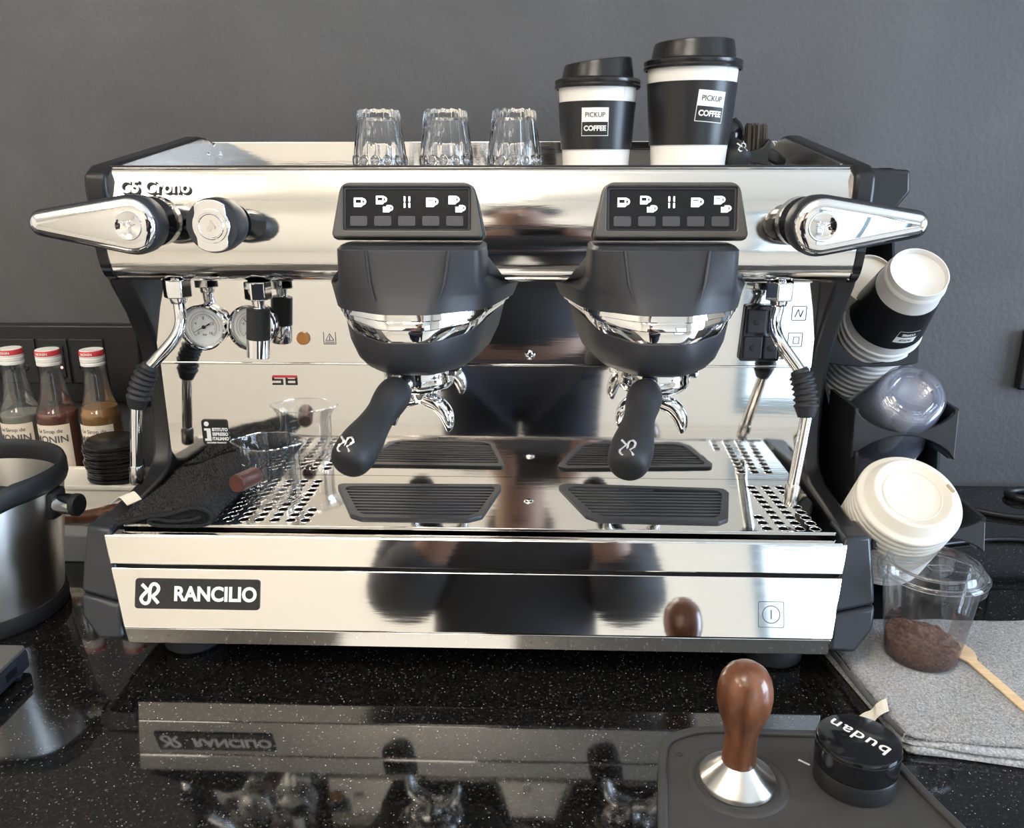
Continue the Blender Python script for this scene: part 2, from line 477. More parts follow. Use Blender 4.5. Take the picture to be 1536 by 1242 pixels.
def pile(polys, count, length, width, seed=1, lean=0.7):
    """short terry loops as tiny blades scattered over polygons (lists of points)"""
    rnd = random.Random(seed)
    tris, cum, tot = [], [], 0.0
    for p in polys:
        for i in range(1, len(p)-1):
            n = (p[i]-p[0]).cross(p[i+1]-p[0]); ar = n.length
            if ar < 1e-12: continue
            tot += ar; tris.append((p[0], p[i], p[i+1], n/ar)); cum.append(tot)
    import bisect
    vs_, fs_ = [], []
    for _ in range(count):
        t = tris[min(len(tris)-1, bisect.bisect(cum, rnd.random()*tot))]
        u, v = rnd.random(), rnd.random()
        if u+v > 1: u, v = 1-u, 1-v
        q = t[0]+(t[1]-t[0])*u+(t[2]-t[0])*v
        j = Vector((rnd.uniform(-1, 1), rnd.uniform(-1, 1), rnd.uniform(-1, 1)))
        tip = q+(t[3]+j*lean).normalized()*length*rnd.uniform(.5, 1.1)
        w = t[3].cross(j).normalized()*width
        k = len(vs_)
        vs_ += [q-w-t[3]*.0004, q+w-t[3]*.0004, tip+w*.6, tip-w*.6]
        fs_.append((k, k+1, k+2, k+3))
    me = bpy.data.meshes.new('pile'); me.from_pydata([tuple(v) for v in vs_], [], fs_)
    return me
def polys_of(bm):
    bmesh.ops.recalc_face_normals(bm, faces=bm.faces)
    return [[v.co.copy() for v in f.verts] for f in bm.faces]
ORD = 'first second third fourth fifth sixth seventh eighth ninth tenth eleventh twelfth thirteenth fourteenth fifteenth sixteenth'.split()

# ================================================================== the room
struct('floor', box(-3.2, 3.2, -3.6, 0.56, -0.96, -0.90), 'floor', angle=0)
struct('ceiling', box(-3.2, 3.2, -3.6, 0.56, 1.90, 1.96), 'ceiling', angle=0)
struct('wall_back', box(-3.2, 3.2, 0.52, 0.58, -0.90, 1.90), 'plaster', angle=0)
struct('wall_left', box(-3.2, -3.0, -3.3, 0.52, -0.90, 1.90), 'cream_wall', angle=0)
# front wall with a tall shop window on its right, side wall with a window
wf = box(-3.0, 1.05, -3.4, -3.3, -0.90, 1.90)
box(1.05, 2.85, -3.4, -3.3, 1.50, 1.90, wf); box(2.85, 3.0, -3.4, -3.3, -0.90, 1.90, wf)
box(1.05, 2.85, -3.4, -3.3, -0.90, -0.82, wf)
struct('wall_front', wf, 'cream_wall', angle=0)
wr = box(3.0, 3.1, -3.3, -1.7, -0.90, 1.90)
box(3.0, 3.1, -0.1, 0.52, -0.90, 1.90, wr); box(3.0, 3.1, -1.7, -0.1, -0.90, -0.20, wr); box(3.0, 3.1, -1.7, -0.1, 1.30, 1.90, wr)
struct('wall_right', wr, 'cream_wall', angle=0)
w1 = box(1.05, 1.11, -3.38, -3.32, -0.82, 1.50)
for x in (1.92, 2.79): box(x, x+.06, -3.38, -3.32, -0.82, 1.50, w1)
for z in (-0.82, 0.95, 1.44): box(1.11, 2.79, -3.38, -3.32, z, z+.06, w1)
win1 = struct('window_1', w1, 'frame_alu', angle=0)
mk('pane', box(1.11, 2.79, -3.352, -3.348, -0.76, 1.44), 'pane', win1, angle=0)
w2 = box(3.02, 3.08, -1.7, -1.64, -0.20, 1.30)
for y in (-0.93, -0.16): box(3.02, 3.08, y, y+.06, -0.20, 1.30, w2)
for z in (-0.20, 1.24): box(3.02, 3.08, -1.64, -0.16, z, z+.06, w2)
win2 = struct('window_2', w2, 'frame_alu', angle=0)
mk('pane', box(3.048, 3.052, -1.64, -0.16, -0.14, 1.24), 'pane', win2, angle=0)
# ceiling lamps
for i, (x, y) in enumerate(LIGHT_SPOTS):
    t = thing('ceiling_lamp', 'square warm lamp hung from the ceiling ' + ('in front of the knock box', 'in front of the espresso machine', 'by the cream walls in the room corner', 'over the middle of the floor behind the person')[i], 'lamp', (x, y, 1.90), group='square ceiling lamps')
    mk('hanging_rod', tube([(x, y, 1.90), (x, y, 1.615)], .008, 8), 'white_plastic', t)
    mk('frame', shape([rrect(.62, .62, .02), rrect(.56, .56, .01)], .03, mtx=Matrix.Translation((x, y, 1.605))), 'white_plastic', t)
    mk('diffuser', box(x-.28, x+.28, y-.28, y+.28, 1.592, 1.618), 'lamp_glow', t, angle=0)
# counter slab with a cabinet below
counter = struct('counter', box(-2.6, 2.6, -0.27, 0.52, -0.04, 0.0), 'granite', angle=0)
struct('counter_base', box(-2.6, 2.6, -0.22, 0.50, -0.90, -0.04), 'black_metal', angle=0)

# ================================================================== espresso machine
mc = thing('espresso_machine', 'large two-group espresso machine of polished steel with black side panels', 'espresso machine', (-0.06, 0.22, 0.0))
TILT = 19.5
XM = -0.0605                      # mid plane of the front
def mir(x): return 2*XM - x
# ---- black side panels with an hourglass front edge
side = [(.128, .466), (.20, .4765), (.30, .4905), (.352, .4985), (.372, .4975), (.388, .488), (.43, .47), (.445, .44), (.445, .05), (.06, .045), (.050, .09),
        (.052, .137), (.10, .1405), (.15, .145), (.168, .152), (.178, .164), (.184, .19), (.186, .22), (.184, .25), (.176, .285), (.158, .32),
        (.135, .352), (.122, .386), (.115, .417), (.1125, .445), (.114, .458)]
for x0, x1 in ((-.4255, -.404), (.284, .3035)):
    mk('side_panel', prism(side, 'X', x0, x1), 'black_metal', mc, bevel=.004, seg=3)
# ---- base box, feet
mk('base_body', box(-.40, .279, .045, .42, .042, .118), 'dark', mc, angle=0)
mk('rear_body', box(-.403, .283, .19, .44, .118, .455), 'black_metal', mc, angle=0)
for x, y in ((-.349, .062), (.233, .056), (-.349, .38), (.233, .38)):
    mk('foot', lathe([(0, 0), (.026, 0), (.029, .003), (.029, .020), (.022, .030), (.022, .042), (0, .042)], 32, c=(x, y, 0)), 'rubber', mc)
# ---- front steel: upper strip, lower panel, folded bottom edge
def fr(s): return front(XM, 0.0, 0.0505, TILT) @ Matrix.Translation((-XM, s, 0))
F0 = front(0, 0.0, 0.0505, TILT)
def trap(s0, s1, z0, z1):
    return [(-.3865-(z0-.05)*.27, s0), (.2695+(z0-.05)*.18, s0), (.2695+(z1-.05)*.18, s1), (-.3865-(z1-.05)*.27, s1)]
lower = mk('front_panel', shape([rpoly(trap(.0006, .0562, .05, .1035), .0012, 3)], .006, .0008, F0 @ Matrix.Translation((0, 0, -.003))), 'steel_flat', mc,
           label='lower polished steel front panel')
mk('front_strip', shape([rpoly(trap(.0594, .0868, .1065, .1325), .0012, 3)], .006, .0010, F0 @ Matrix.Translation((0, 0, -.003))), 'steel_flat', mc,
   label='upper polished steel front strip')
mk('front_gap', shape([trap(.05, .066, .10, .11)], .003, 0, F0 @ Matrix.Translation((0, 0, -.0085))), 'dark', mc)
mk('bottom_edge', prism([(0.0008, .0500), (.0046, .0325), (.0075, .0325), (.006, .0500)], 'X', -.3865, .2690), 'steel', mc, bevel=.0006, label='folded steel bottom edge')
mk('underside', box(-.385, .268, .015, .10, .0325, .045), 'dark', mc, angle=0)
# ---- black end caps
for s in (0, 1):
    def q(pts):
        pts = [(mir(x), z) if s else (x, z) for x, z in pts]
        return pts
    def cap(pts, back, nm):
        pts = q(pts)
        f = [(x, .354*(z-.05)+(.001 if abs(x-XM) < .352 else .008), z) for x, z in pts]
        b = [(x, back, z) for x, z in pts]
        mk(nm, loft([f, b]), 'cap_grey', mc, bevel=.004, seg=3)
    cap([(-.4300, .1375), (-.4035, .1375), (-.3920, .0722), (-.433, .0772), (-.4325, .10)], .075, 'end_cap')
    cap([(-.4335, .0762), (-.3922, .0712), (-.3875, .0400), (-.412, .0390), (-.431, .056)], .085, 'end_cap_foot')
# ---- drip tray: perforated plate
TZ = .137
holesR = [(x+(i-4)*-.0006, .0525+.013*i) for x in (.2295, .2445, .2595) for i in range(9)] + [(.2165-.0006*i, .0525+.013*i) for i in range(3)]
holesL = [(x, .0575+.0128*i) for x in (-.2385, -.254, -.2692, -.2845, -.300, -.3152, -.3305) for i in range(9)] + [(-.2245, .0575+.0128*i) for i in range(3)]
ventL = rpoly([(-.2160, .1500), (-.0400, .1530), (-.0385, .1440), (-.0535, .0700), (-.0680, .0600), (-.1700, .0600), (-.1830, .0680)], .008, 4)
ventR = rpoly([(.0210, .1500), (.0300, .1570), (.1960, .1480), (.1990, .1360), (.1840, .0700), (.1730, .0610), (.0600, .0640), (.0470, .0740)], .008, 4)
plate = [(-.398, .0445), (.2790, .0445), (.2790, .1795), (-.398, .1795)]
tray = mk('drip_tray', shape([plate] + [circ(.0046, x, y, 18) for x, y in holesR+holesL] + [ventL, ventR], .0010, 0, Matrix.Translation((0, 0, TZ-.0005))),
          'steel_flat', mc, angle=20, label='perforated polished steel drip tray')
r0 = None
for x, y in holesR+holesL:
    if r0 is None:
        r0 = mk('hole_rim', lathe([(.0046, -.0008), (.0047, .0001), (.0050, .0005), (.0055, .0003), (.0058, -.0003)], 18, c=(x, y, TZ)), 'chrome', tray, angle=60)
        rz = FRAME[r0.name][1].z
    else: child_copy(r0, tray, (x-mc.location.x, y-mc.location.y, rz))
mk('tray_well', box(-.392, .273, .05, .175, .120, .122), 'dark', mc, angle=0)
mk('tray_lip', box(-.396, .2775, .0415, .0447, .1352, .1386), 'steel', mc, bevel=.0006)
mk('tray_ledge', box(-.401, .2805, .0300, .0412, .1300, .1328), 'steel_flat', mc, bevel=.0008)
for i, v in enumerate((ventL, ventR)):
    cx = sum(p[0] for p in v)/len(v); cy = sum(p[1] for p in v)/len(v)
    inner = [(cx+(p[0]-cx)*.90, cy+(p[1]-cy)*.83) for p in v]
    g = mk('grille', shape([v, inner], .004, .0008, Matrix.Translation((0, 0, TZ+.0006))), 'graphite', mc, label='dark ribbed grille set in the drip tray')
    ys = [p[1] for p in inner]; y0, y1 = min(ys), max(ys)
    n = 10
    for k in range(n):
        yy = y0+(y1-y0)*(k+.5)/n
        xs = []
        for a, b in zip(inner, inner[1:]+inner[:1]):
            if (a[1]-yy)*(b[1]-yy) < 0: xs.append(a[0]+(b[0]-a[0])*(yy-a[1])/(b[1]-a[1]))
        if len(xs) >= 2:
            mk('slat', box(min(xs)-.001, max(xs)+.001, yy-.0022, yy+.0022, TZ-.004, TZ+.0012), 'graphite', g, bevel=.0006, seg=1)
    mk('grille_floor', shape([inner], .001, 0, Matrix.Translation((0, 0, TZ-.008))), 'dark', g)
def screw(x, y, z, r, tilt, parent, up=False):
    g = lathe([(0, r*.35), (r*.5, r*.33), (r*.85, r*.18), (r, 0), (r, -.001)], 20, axis='Y')
    a = lathe([(0, r*.40), (r*.5, r*.38), (r*.5, r*.3)], 4, axis='Y'); a.free()
    m = Matrix.Translation((x, y, z)) @ (Matrix.Rotation(rad(-90), 4, 'X') if up else Matrix.Identity(4))
    s = mk('screw', moved(g, m), 'chrome', parent)
    c = join([box(-r*.5, r*.5, -r*.43, -r*.30, -r*.1, r*.1), box(-r*.1, r*.1, -r*.43, -r*.30, -r*.5, r*.5)])
    mk('cross_slot', moved(c, m), 'dark', s, angle=0)
screw(-.0093, .112, TZ, .0052, 0, mc, up=True)
# ---- backsplash
BY = .180
bl = mk('backsplash', box(-.405, .2835, BY, BY+.004, TZ-.001, .2635), 'steel_flat', mc, angle=0, label='lower mirror steel back panel')
mk('backsplash_ledge', box(-.405, .2835, BY-.004, BY, .2630, .2655), 'steel', mc, bevel=.0008)
bu = mk('upper_backsplash', box(-.405, .2835, BY-.003, BY+.002, .2655, .3560), 'steel_flat', mc, angle=0, label='upper mirror steel back panel')
UY = BY-.003
screw(-.0094, UY, .2755, .0056, 0, mc)
screw(.2520, UY, .2770, .0050, 0, mc)
# ---- fascia: rolled steel front of the upper body
prof = [(.190, .4625), (.1335, .4640), (.1295, .4632), (.1265, .4602), (.1245, .4550), (.1200, .4390), (.1168, .4240), (.1152, .4120), (.1144, .4000), (.1146, .3900),
        (.1165, .3800), (.1205, .3695), (.1270, .3620), (.1370, .3575), (.1480, .3555), (.1600, .3550), (.1780, .3550)]
pf = crom([(0, y, z) for y, z in prof], 5)
rings = []
for x in (-.4135, -.25, -.06, .13, .2935):
    rings.append([(x, p.y, p.z) for p in pf])
mk('fascia', loft(rings, cap=False, closed=False), 'steel', mc, angle=80, label='rolled polished steel upper front')
for x0, x1 in ((-.4225, -.4132), (.2933, .3010)):
    mk('fascia_end', loft([[(x, p.y-(.0015), p.z-.0005) for p in pf[4:]] + [(x, .18, .46)] for x in (x0, x1)]), 'gloss_black', mc, bevel=.002, angle=40)
mk('fascia_gasket', box(-.414, .294, .1285, .1375, .4638, .4660), 'black', mc, bevel=.0008)
# ---- cup tray and rails on top
mk('cup_tray', box(-.404, .284, .134, .40, .4605, .4632), 'steel', mc, angle=0)
mk('back_rail', box(-.404, .284, .385, .389, .4630, .4935), 'steel', mc, bevel=.001, label='steel rail along the back of the cup tray')
rl = mk('side_rail', prism([(.150, .4632), (.350, .4632), (.388, .4632), (.388, .4860), (.370, .4940), (.350, .4955), (.150, .4672)], 'X', -.4040, -.4015), 'brushed', mc, label='steel cup rail beside the knobs')
mk('side_rail', prism([(.150, .4632), (.388, .4632), (.388, .4860), (.370, .4940), (.350, .4955), (.150, .4672)], 'X', .2815, .2840), 'brushed', mc)
mk('rail_rivet', lathe([(0, .002), (.003, .001), (.004, 0)], 16, axis='X', c=(-.4015, .365, .478)), 'chrome', rl)
# ---- maker's name plate, power mark
lg = front(-.3175, .0112, .0815, TILT) @ Matrix.Translation((0, 0, .0008))
npl = mk('name_plate', shape([rrect(.1180, .0282, .0035)], .0016, .0003, lg), 'black_print', mc, label='black name plate with white lettering')
def lgp(x, y, z=.0012): return lg @ Matrix.Translation((x, y, z))
mk('lettering', text('RANCILIO', .0185, .0006, .00062, lgp(.0172, -.0004), sx=.93), 'white_print', npl)
mk('emblem', logo(.0098, .00165, lgp(-.0445, 0, .0010), .35), 'white_print', npl)
pm = front(.2145, .0078, .0715, TILT) @ Matrix.Translation((0, 0, .0002))
mk('power_mark', join([shape([rrect(.0238, .0238, .002), rrect(.0226, .0226, .0015)], .0004, 0, pm), shape([circ(.0083, n=32), circ(.0075, n=32)], .0004, 0, pm),
   shape([rrect(.0011, .0085, .0003)], .0004, 0, pm)]), 'grey_print', mc)
# ---- model lettering on the fascia
cm = front(-.3615, .1208, .4460, 15)
ml = mk('model_lettering', text('C5 Crono', .0165, .0016, .00030, cm @ Matrix.Translation((0, 0, .0009)), sx=.97), 'letter_metal', mc, label='raised chrome model lettering')
mk('lettering_shadow', text('C5 Crono', .0165, .0022, .00080, cm @ Matrix.Translation((.0007, -.0011, -.0004)), sx=.97), 'black_print', ml)  # bolder black copy shifted down and right, a painted shadow of the letters
# ---- displays
def mug(x, y, s, fill):
    b = [(-.5, -.55), (.36, -.55), (.5, -.40), (.5, .55), (-.5, .55)]
    if fill: win = [(-.32, .20), (.32, .20), (.32, .34), (-.32, .34)]
    else: win = [(-.32, -.08), (.32, -.08), (.32, .34), (-.32, .34)]
    T = lambda pts: [(x+px*s, y+py*s*.95) for px, py in pts]
    h = [(.48+.44*math.sin(PI*k/8), .08+.42*math.cos(PI*k/8)) for k in range(9)]
    hi = [(.48+.24*math.sin(PI*k/8), .08+.22*math.cos(PI*k/8)) for k in range(9)][::-1]
    return [T(b), T(win)], [T(h+hi)]
def display(xc, lbl):
    t = 12
    yc, zc = .1035, .4255
    A = front(xc, yc, zc, t)
    out = rpoly([(-.0690, -.0245), (.0690, -.0245), (.0600, .0245), (-.0600, .0245)], [.004, .004, .011, .011], 6)
    hole = rrect(.1160, .0385, .002, 0, .0010)
    d = mk('display', shape([out, hole], .016, .0016, A @ Matrix.Translation((0, 0, .002))), 'bezel', mc, label=lbl)
    mk('display_seat', shape([[(p[0]*1.018, p[1]*1.03) for p in out]], .010, .001, A @ Matrix.Translation((0, 0, -.004))), 'black', d)
    mk('inner_frame', shape([rrect(.1160, .0385, .002, 0, .001), rrect(.1115, .0350, .0012, 0, .0005)], .004, .0008, A @ Matrix.Translation((0, 0, .0060))), 'graphite', d)
    mk('screen', shape([rrect(.1150, .0380, .002, 0, .001)], .002, 0, A @ Matrix.Translation((0, 0, .0055))), 'screen', d)
    for k in range(5):
        bx = -.0440+.0219*k
        mk('button', shape([rrect(.0158, .0092, .0018, bx, -.0100)], .003, .0006, A @ Matrix.Translation((0, 0, .0070))), 'button', d)
    Z = A @ Matrix.Translation((0, 0, .0068))
    spots = [(-.0445, .0070, .0078, 0, 1), (-.0221, .0076, .0070, 0, 2), (.0214, .0070, .0078, 1, 1), (.0440, .0076, .0070, 1, 2)]
    for x, y, s, f, n in spots:
        parts = []
        if n == 1:
            a, b = mug(x, y, s, f); parts += [shape(a, .0003, 0, Z), shape(b, .0003, 0, Z)]
        else:
            a, b = mug(x-.0026, y+.0014, s, f); parts += [shape(a, .0003, 0, Z), shape(b, .0003, 0, Z)]
            a, b = mug(x+.0068-.45*s, y-.0062, s*.9, 1)
            low = [(x+.0002, y-.0094), (x+.0058, y-.0094), (x+.0068, y-.0084), (x+.0068, y-.0032), (x+.0034, y-.0032), (x+.0034, y-.0046), (x+.0002, y-.0046)]
            parts += [shape([low], .0003, 0, Z), shape(b, .0003, 0, Z)]
        mk('cup_symbol', join(parts), 'icon', d, angle=0)
    segs = []
    for sx in (-.0022, .0022):
        for sy in (.0100, .0044):
            segs.append(shape([rrect(.0014, .0046, .0005, sx, sy)], .0003, 0, Z))
    mk('digit_symbol', join(segs), 'icon', d, angle=0)
display(-.1210, 'lit button display over the group beside the gauges')
display(.1180, 'lit button display over the group beside the switches')
# ---- steam levers
def hull(R, r, L, inset, n=20):
    R -= inset; r = max(.001, r-inset)
    D = L-.0
    a = math.acos((R-r)/D)
    pts = []
    for k in range(n+1):
        t = -(PI-a)+2*(PI-a)*k/n
        pts.append((R*math.cos(t), R*math.sin(t)))
    for k in range(n//2+1):
        t = (PI-a)+2*a*k/(n//2)
        pts.append((-D+r*math.cos(t), r*math.sin(t)))
    return pts
def lever(xc, sgn, lbl):
    zc = .4160
    R, r, L = .0262, .0118, .0790
    def ring(y, inset, tipdrop=0.0):
        return [(xc+sgn*px, y+(tipdrop*max(0, -px)/L), zc+pz+.0015*(max(0, -px)/L)) for px, pz in hull(R, r, L, inset)]
    b = loft([ring(.0860, .0100, -.012), ring(.0815, .0035, -.012), ring(.0740, .0005, -.010), ring(.0620, .0, -.004), ring(.0565, .0008, -.0015), ring(.0530, .0030)])
    lv = mk('steam_lever', b, 'graphite', mc, angle=50, label=lbl)
    f = loft([ring(.0540, .0026), ring(.0522, .0028), ring(.0506, .0045), ring(.0492, .0085), ring(.0486, .0112)])
    cp = mk('chrome_plate', f, 'chrome', lv, angle=70)
    # raised medallion with a rim and a leaf
    ex = xc+sgn*.0005
    mk('medallion', lathe([(0, .0022), (.0095, .0022), (.0105, .0030), (.0120, .0030), (.0130, .0015), (.0132, 0)], 36, axis='Y', c=(ex, .0507, zc)), 'chrome', lv, angle=40)
    pr = []
    for k in range(7):
        a = rad(-60+20*k)
        pr.append(tube([(ex, .0482, zc-.002), (ex+.0045*math.sin(a), .0480, zc-.002+.0050*math.cos(a)), (ex+.0068*math.sin(a), .0482, zc-.002+.0062*math.cos(a))], .0005, 6))
    pr.append(tube([(ex, .0482, zc-.007), (ex, .0482, zc-.001)], .0006, 6))
    mk('palm_relief', join(pr), 'chrome', lv)
    # recessed window in the plate between medallion and grip
    mk('plate_step', shape([rpoly([(-.016*sgn, -.0105), (-.030*sgn, -.0090), (-.030*sgn, .0090), (-.016*sgn, .0105)], .002)], .0012, .0004, front(ex, .0503, zc, 0)), 'chrome', lv)
    # collar to the fascia
    mk('lever_collar', lathe([(0, .040), (.0180, .040), (.0225, .034), (.0225, .020), (.0160, .010), (.0120, .0), (0, 0)], 32, axis='Y', c=(xc-sgn*-.0045, .1210, zc+.001)), 'gloss_black', lv)
lever(-.3575, 1, 'chrome and black steam lever beside the round water knob')
lever(.2390, -1, 'chrome and black steam lever over the switches')
# ---- hot water knob
kx, kz = -.2860, .4155
kb = mk('water_knob', lathe([(0, 0), (.0120, 0), (.0180, .003), (.0222, .010), (.0238, .022), (.0238, .036), (.0226, .040), (0, .040)], 48, axis='Y', c=(kx, .0960, kz)), 'graphite', mc,
        label='round black water knob with chrome face')
bow = []
for k in range(48):
    t = 2*PI*k/48
    rr = .0226 if abs(math.sin(t)) > .80 else (.0168 + .0058*max(0, (abs(math.sin(t))-.52)/.28)**2 if abs(math.sin(t)) > .52 else .0168)
    bow.append((rr*math.cos(t), rr*math.sin(t)))
mk('knob_face', shape([bow], .0030, .0008, front(kx, .0550, kz, 0)), 'chrome', kb, angle=50)
mk('knob_disc', lathe([(0, .0010), (.0098, .0010), (.0104, .0016), (.0112, .0016), (.0118, .0010), (.0145, .0010), (.0150, 0)], 40, axis='Y', c=(kx, .0536, kz)), 'chrome', kb)
mk('drop_relief', shape([[(.0005, .0055), (.0030, .0015), (.0048, -.0010), (.0036, -.0026), (.0016, -.0018), (-.0004, -.0046), (-.0030, -.0044), (-.0034, -.0014), (-.0010, .0008)]], .0010, .0003, front(kx, .0524, kz, 0)), 'turned', kb)
mk('knob_stem', lathe([(0, .0290), (.0180, .0290), (.0130, .012), (.0085, 0), (0, 0)], 28, axis='Y', c=(kx+.004, .1230, kz)), 'gloss_black', kb)
# ---- group heads
def group(xc, lbl):
    def sec(z, wc, yf, w2, y2, w3, y3):
        half = [(0.0, yf), (wc, yf), (w2, y2), (w3, y3)]
        out = []
        for i, (px, py) in enumerate(half):
            if i in (1, 2):
                a_, b_ = Vector(half[i-1]), Vector(half[i+1]); p_ = Vector((px, py))
                k_ = .42 if i == 1 else .30
                s_, e_ = p_+(a_-p_)*(k_*.9), p_+(b_-p_)*k_
                for q_ in range(5):
                    t_ = q_/4
                    r_ = s_*(1-t_)**2+p_*2*t_*(1-t_)+e_*t_*t_
                    out.append((r_.x, r_.y, i-1+t_))
            elif i: out.append((px, py, 3.0))
        full = [(xc-x, y, z) for x, y, _ in out[::-1]]+[(xc+x, y, z) for x, y, _ in out]
        return full
    NS = 11
    def liftw(j):           # 1 at the rear ends of a section, 0 along the front
        m_ = NS-1-j if j < NS else j-NS
        return max(0.0, (m_-2)/(NS-3))**1.5
    up = loft([sec(.3965, .036, .0740, .0635, .0800, .0640, .122), sec(.3935, .0375, .0690, .0660, .0745, .0675, .122), sec(.3660, .0335, .0625, .0670, .0760, .0700, .135),
               sec(.3545, .0310, .0580, .0705, .0860, .0900, .150), sec(.3520, .0305, .0570, .0715, .0880, .0965, .1755), sec(.3385, .0245, .0495, .0700, .0870, .0905, .1755)])
    g = mk('group_head', up, 'graphite', mc, bevel=.0018, seg=3, angle=42, label=lbl)
    for s in (-1, 1):      # raised creases on the front
        mk('crease', tube([(xc+s*.0372, .0692, .3935), (xc+s*.0335, .0623, .3660), (xc+s*.0285, .0560, .3500)], [.0016, .0014, .0004], 8), 'graphite', g)
    band = []
    for z, k in ((.3390, 0.0), (.3340, -.0016), (.3330, -.0006), (.3290, -.0022), (.3260, -.0026), (.3250, -.0010), (.3180, -.0010), (.3135, .0006)):
        f = (.3390-z)/.0255
        band.append(sec(z, .0240-.0045*f, .0485+k, .0690-.008*f, .0870+k-.001*f, .0880-.007*f, .168))
    # the band thins out towards its ends: raise the lower rings at the sides
    bb = []
    for i, r in enumerate(band):
        f = i/(len(band)-1)
        bb.append([(x, y, z + f*.0165*liftw(j)) for j, (x, y, z) in enumerate(r)])
    mk('chrome_band', loft(bb), 'chrome', g, angle=24)
    lo = []
    for z, wc, yf, w2, y2, w3, y3, lift in ((.3145, .0200, .0485, .0620, .0870, .0820, .168, 1), (.3020, .0230, .0500, .0600, .0890, .0770, .168, .5), (.2900, .0240, .0560, .0545, .0930, .0680, .162, .1),
                                            (.2825, .0235, .0630, .0480, .0980, .0590, .155, 0), (.2790, .0200, .0700, .0420, .1030, .0500, .150, 0)):
        lo.append([(x, y, z+lift*.0160*liftw(j)) for j, (x, y, z) in enumerate(sec(z, wc, yf, w2, y2, w3, y3))])
    mk('lower_cover', loft(lo), 'graphite', g, bevel=.0015, seg=2, angle=45)
    mk('brew_collar', lathe([(0, .262), (.0330, .262), (.0345, .266), (.0345, .300), (0, .300)], 40, c=(xc, .118, 0)), 'chrome', g)
group(-.1180, 'black group head with chrome band beside the gauges')
group(.1120, 'black group head with chrome band beside the switches')
# ---- pressure gauges
def gauge(x, needle, lbl):
    z, y = .3042, UY
    g = mk('gauge', lathe([(0, .004), (.0180, .004), (.0205, .010), (.0225, .0125), (.0240, .0115), (.0243, .009), (.0238, 0), (0, 0)], 48, axis='Y', c=(x, y, z)), 'chrome', mc, label=lbl)
    mk('dial', lathe([(0, .0058), (.0192, .0058), (.0192, .0048)], 40, axis='Y', c=(x, y, z)), 'dial', g)
    F = front(x, y-.0061, z)
    tk = []
    for k in range(33):
        a = rad(225-270*k/32); l = .0024 if k % 4 == 0 else .0013
        m = F @ Matrix.Rotation(a, 4, 'Z') @ Matrix.Translation((.0128-l/2, 0, 0))
        tk.append(shape([rrect(l, .0003, 0)], .0002, 0, m))
    arc = [(.0136*math.cos(rad(225-270*k/40)), .0136*math.sin(rad(225-270*k/40))) for k in range(41)]
    arc += [(.0133*math.cos(rad(225-270*k/40)), .0133*math.sin(rad(225-270*k/40))) for k in range(40, -1, -1)]
    tk.append(shape([arc], .0002, 0, F))
    for k in range(5):
        a = rad(225-270*k/4)
        tk.append(text(str(k*4), .0042, .0002, 0, F @ Matrix.Translation((.0092*math.cos(a), .0092*math.sin(a), 0))))
    tk.append(text('bar', .0036, .0002, 0, F @ Matrix.Translation((0, -.0080, 0))))
    mk('dial_marks', join(tk), 'grey_print', g, angle=0)
    ar = []
    for k in range(25):
        a = rad(215-230*k/24); ar.append((.0163*math.cos(a), .0163*math.sin(a)))
    ar2 = [(p[0]*.97, p[1]*.97) for p in ar][::-1]
    mk('red_arc', shape([ar+ar2], .0002, 0, F), 'dull_red', g, angle=0)
    a = rad(needle)
    mk('needle', shape([[(-.0075, -.0010), (-.0025, -.0005), (.0125, -.0002), (.0125, .0002), (-.0025, .0005), (-.0075, .0010)]], .0006, 0, front(x, y-.0072, z) @ Matrix.Rotation(a, 4, 'Z')), 'black_print', g)
    mk('needle_hub', lathe([(0, .0016), (.0018, .0014), (.0020, 0)], 16, axis='Y', c=(x, y-.0070, z)), 'black_print', g)
    mk('glass', lathe([(0, .0102), (.0200, .0100), (.0208, .0098)], 40, axis='Y', c=(x, y, z)), 'pane', g)
gauge(-.3500, 207, 'boiler pressure gauge with white dial, chrome rim')
gauge(-.2995, 130, 'pump pressure gauge half hidden by the water spout')
# ---- hexagon nuts, water spout, steam wands
def hexnut(x, y, z0, z1, r, parent, rot=0):
    pts = [(x+r*math.cos(PI/3*k+rot), y+r*math.sin(PI/3*k+rot)) for k in range(6)]
    return mk('nut', prism(pts, 'Z', z0, z1), 'chrome', parent, bevel=.0012, seg=2)
sp = mk('water_spout', tube([(-.2790, .138, .3330), (-.2795, .138, .3240), (-.2828, .1375, .2900), (-.2838, .137, .2800)], [.0050, .0070, .0095, .0095], 20), 'chrome', mc, label='hot water spout with black sleeve and chrome tip')
hexnut(-.2785, .138, .3385, .3565, .0135, sp, .3)
mk('spout_neck', lathe([(0, .3235), (.0050, .3235), (.0055, .331), (.0068, .339), (0, .339)], 20, c=(-.2792, .138, 0)), 'chrome', sp)
mk('spout_sleeve', tube([(-.2795, .138, .3300), (-.2796, .138, .3290), (-.2823, .1377, .2985)], [.0095, .0116, .0116], 32), 'black', sp, bevel=.0012, angle=30)
mk('spout_tip', tube([(-.2823, .1377, .2990), (-.2838, .1374, .2805), (-.2839, .1373, .2795)], [.0113, .0113, .0105], 32), 'chrome', sp)
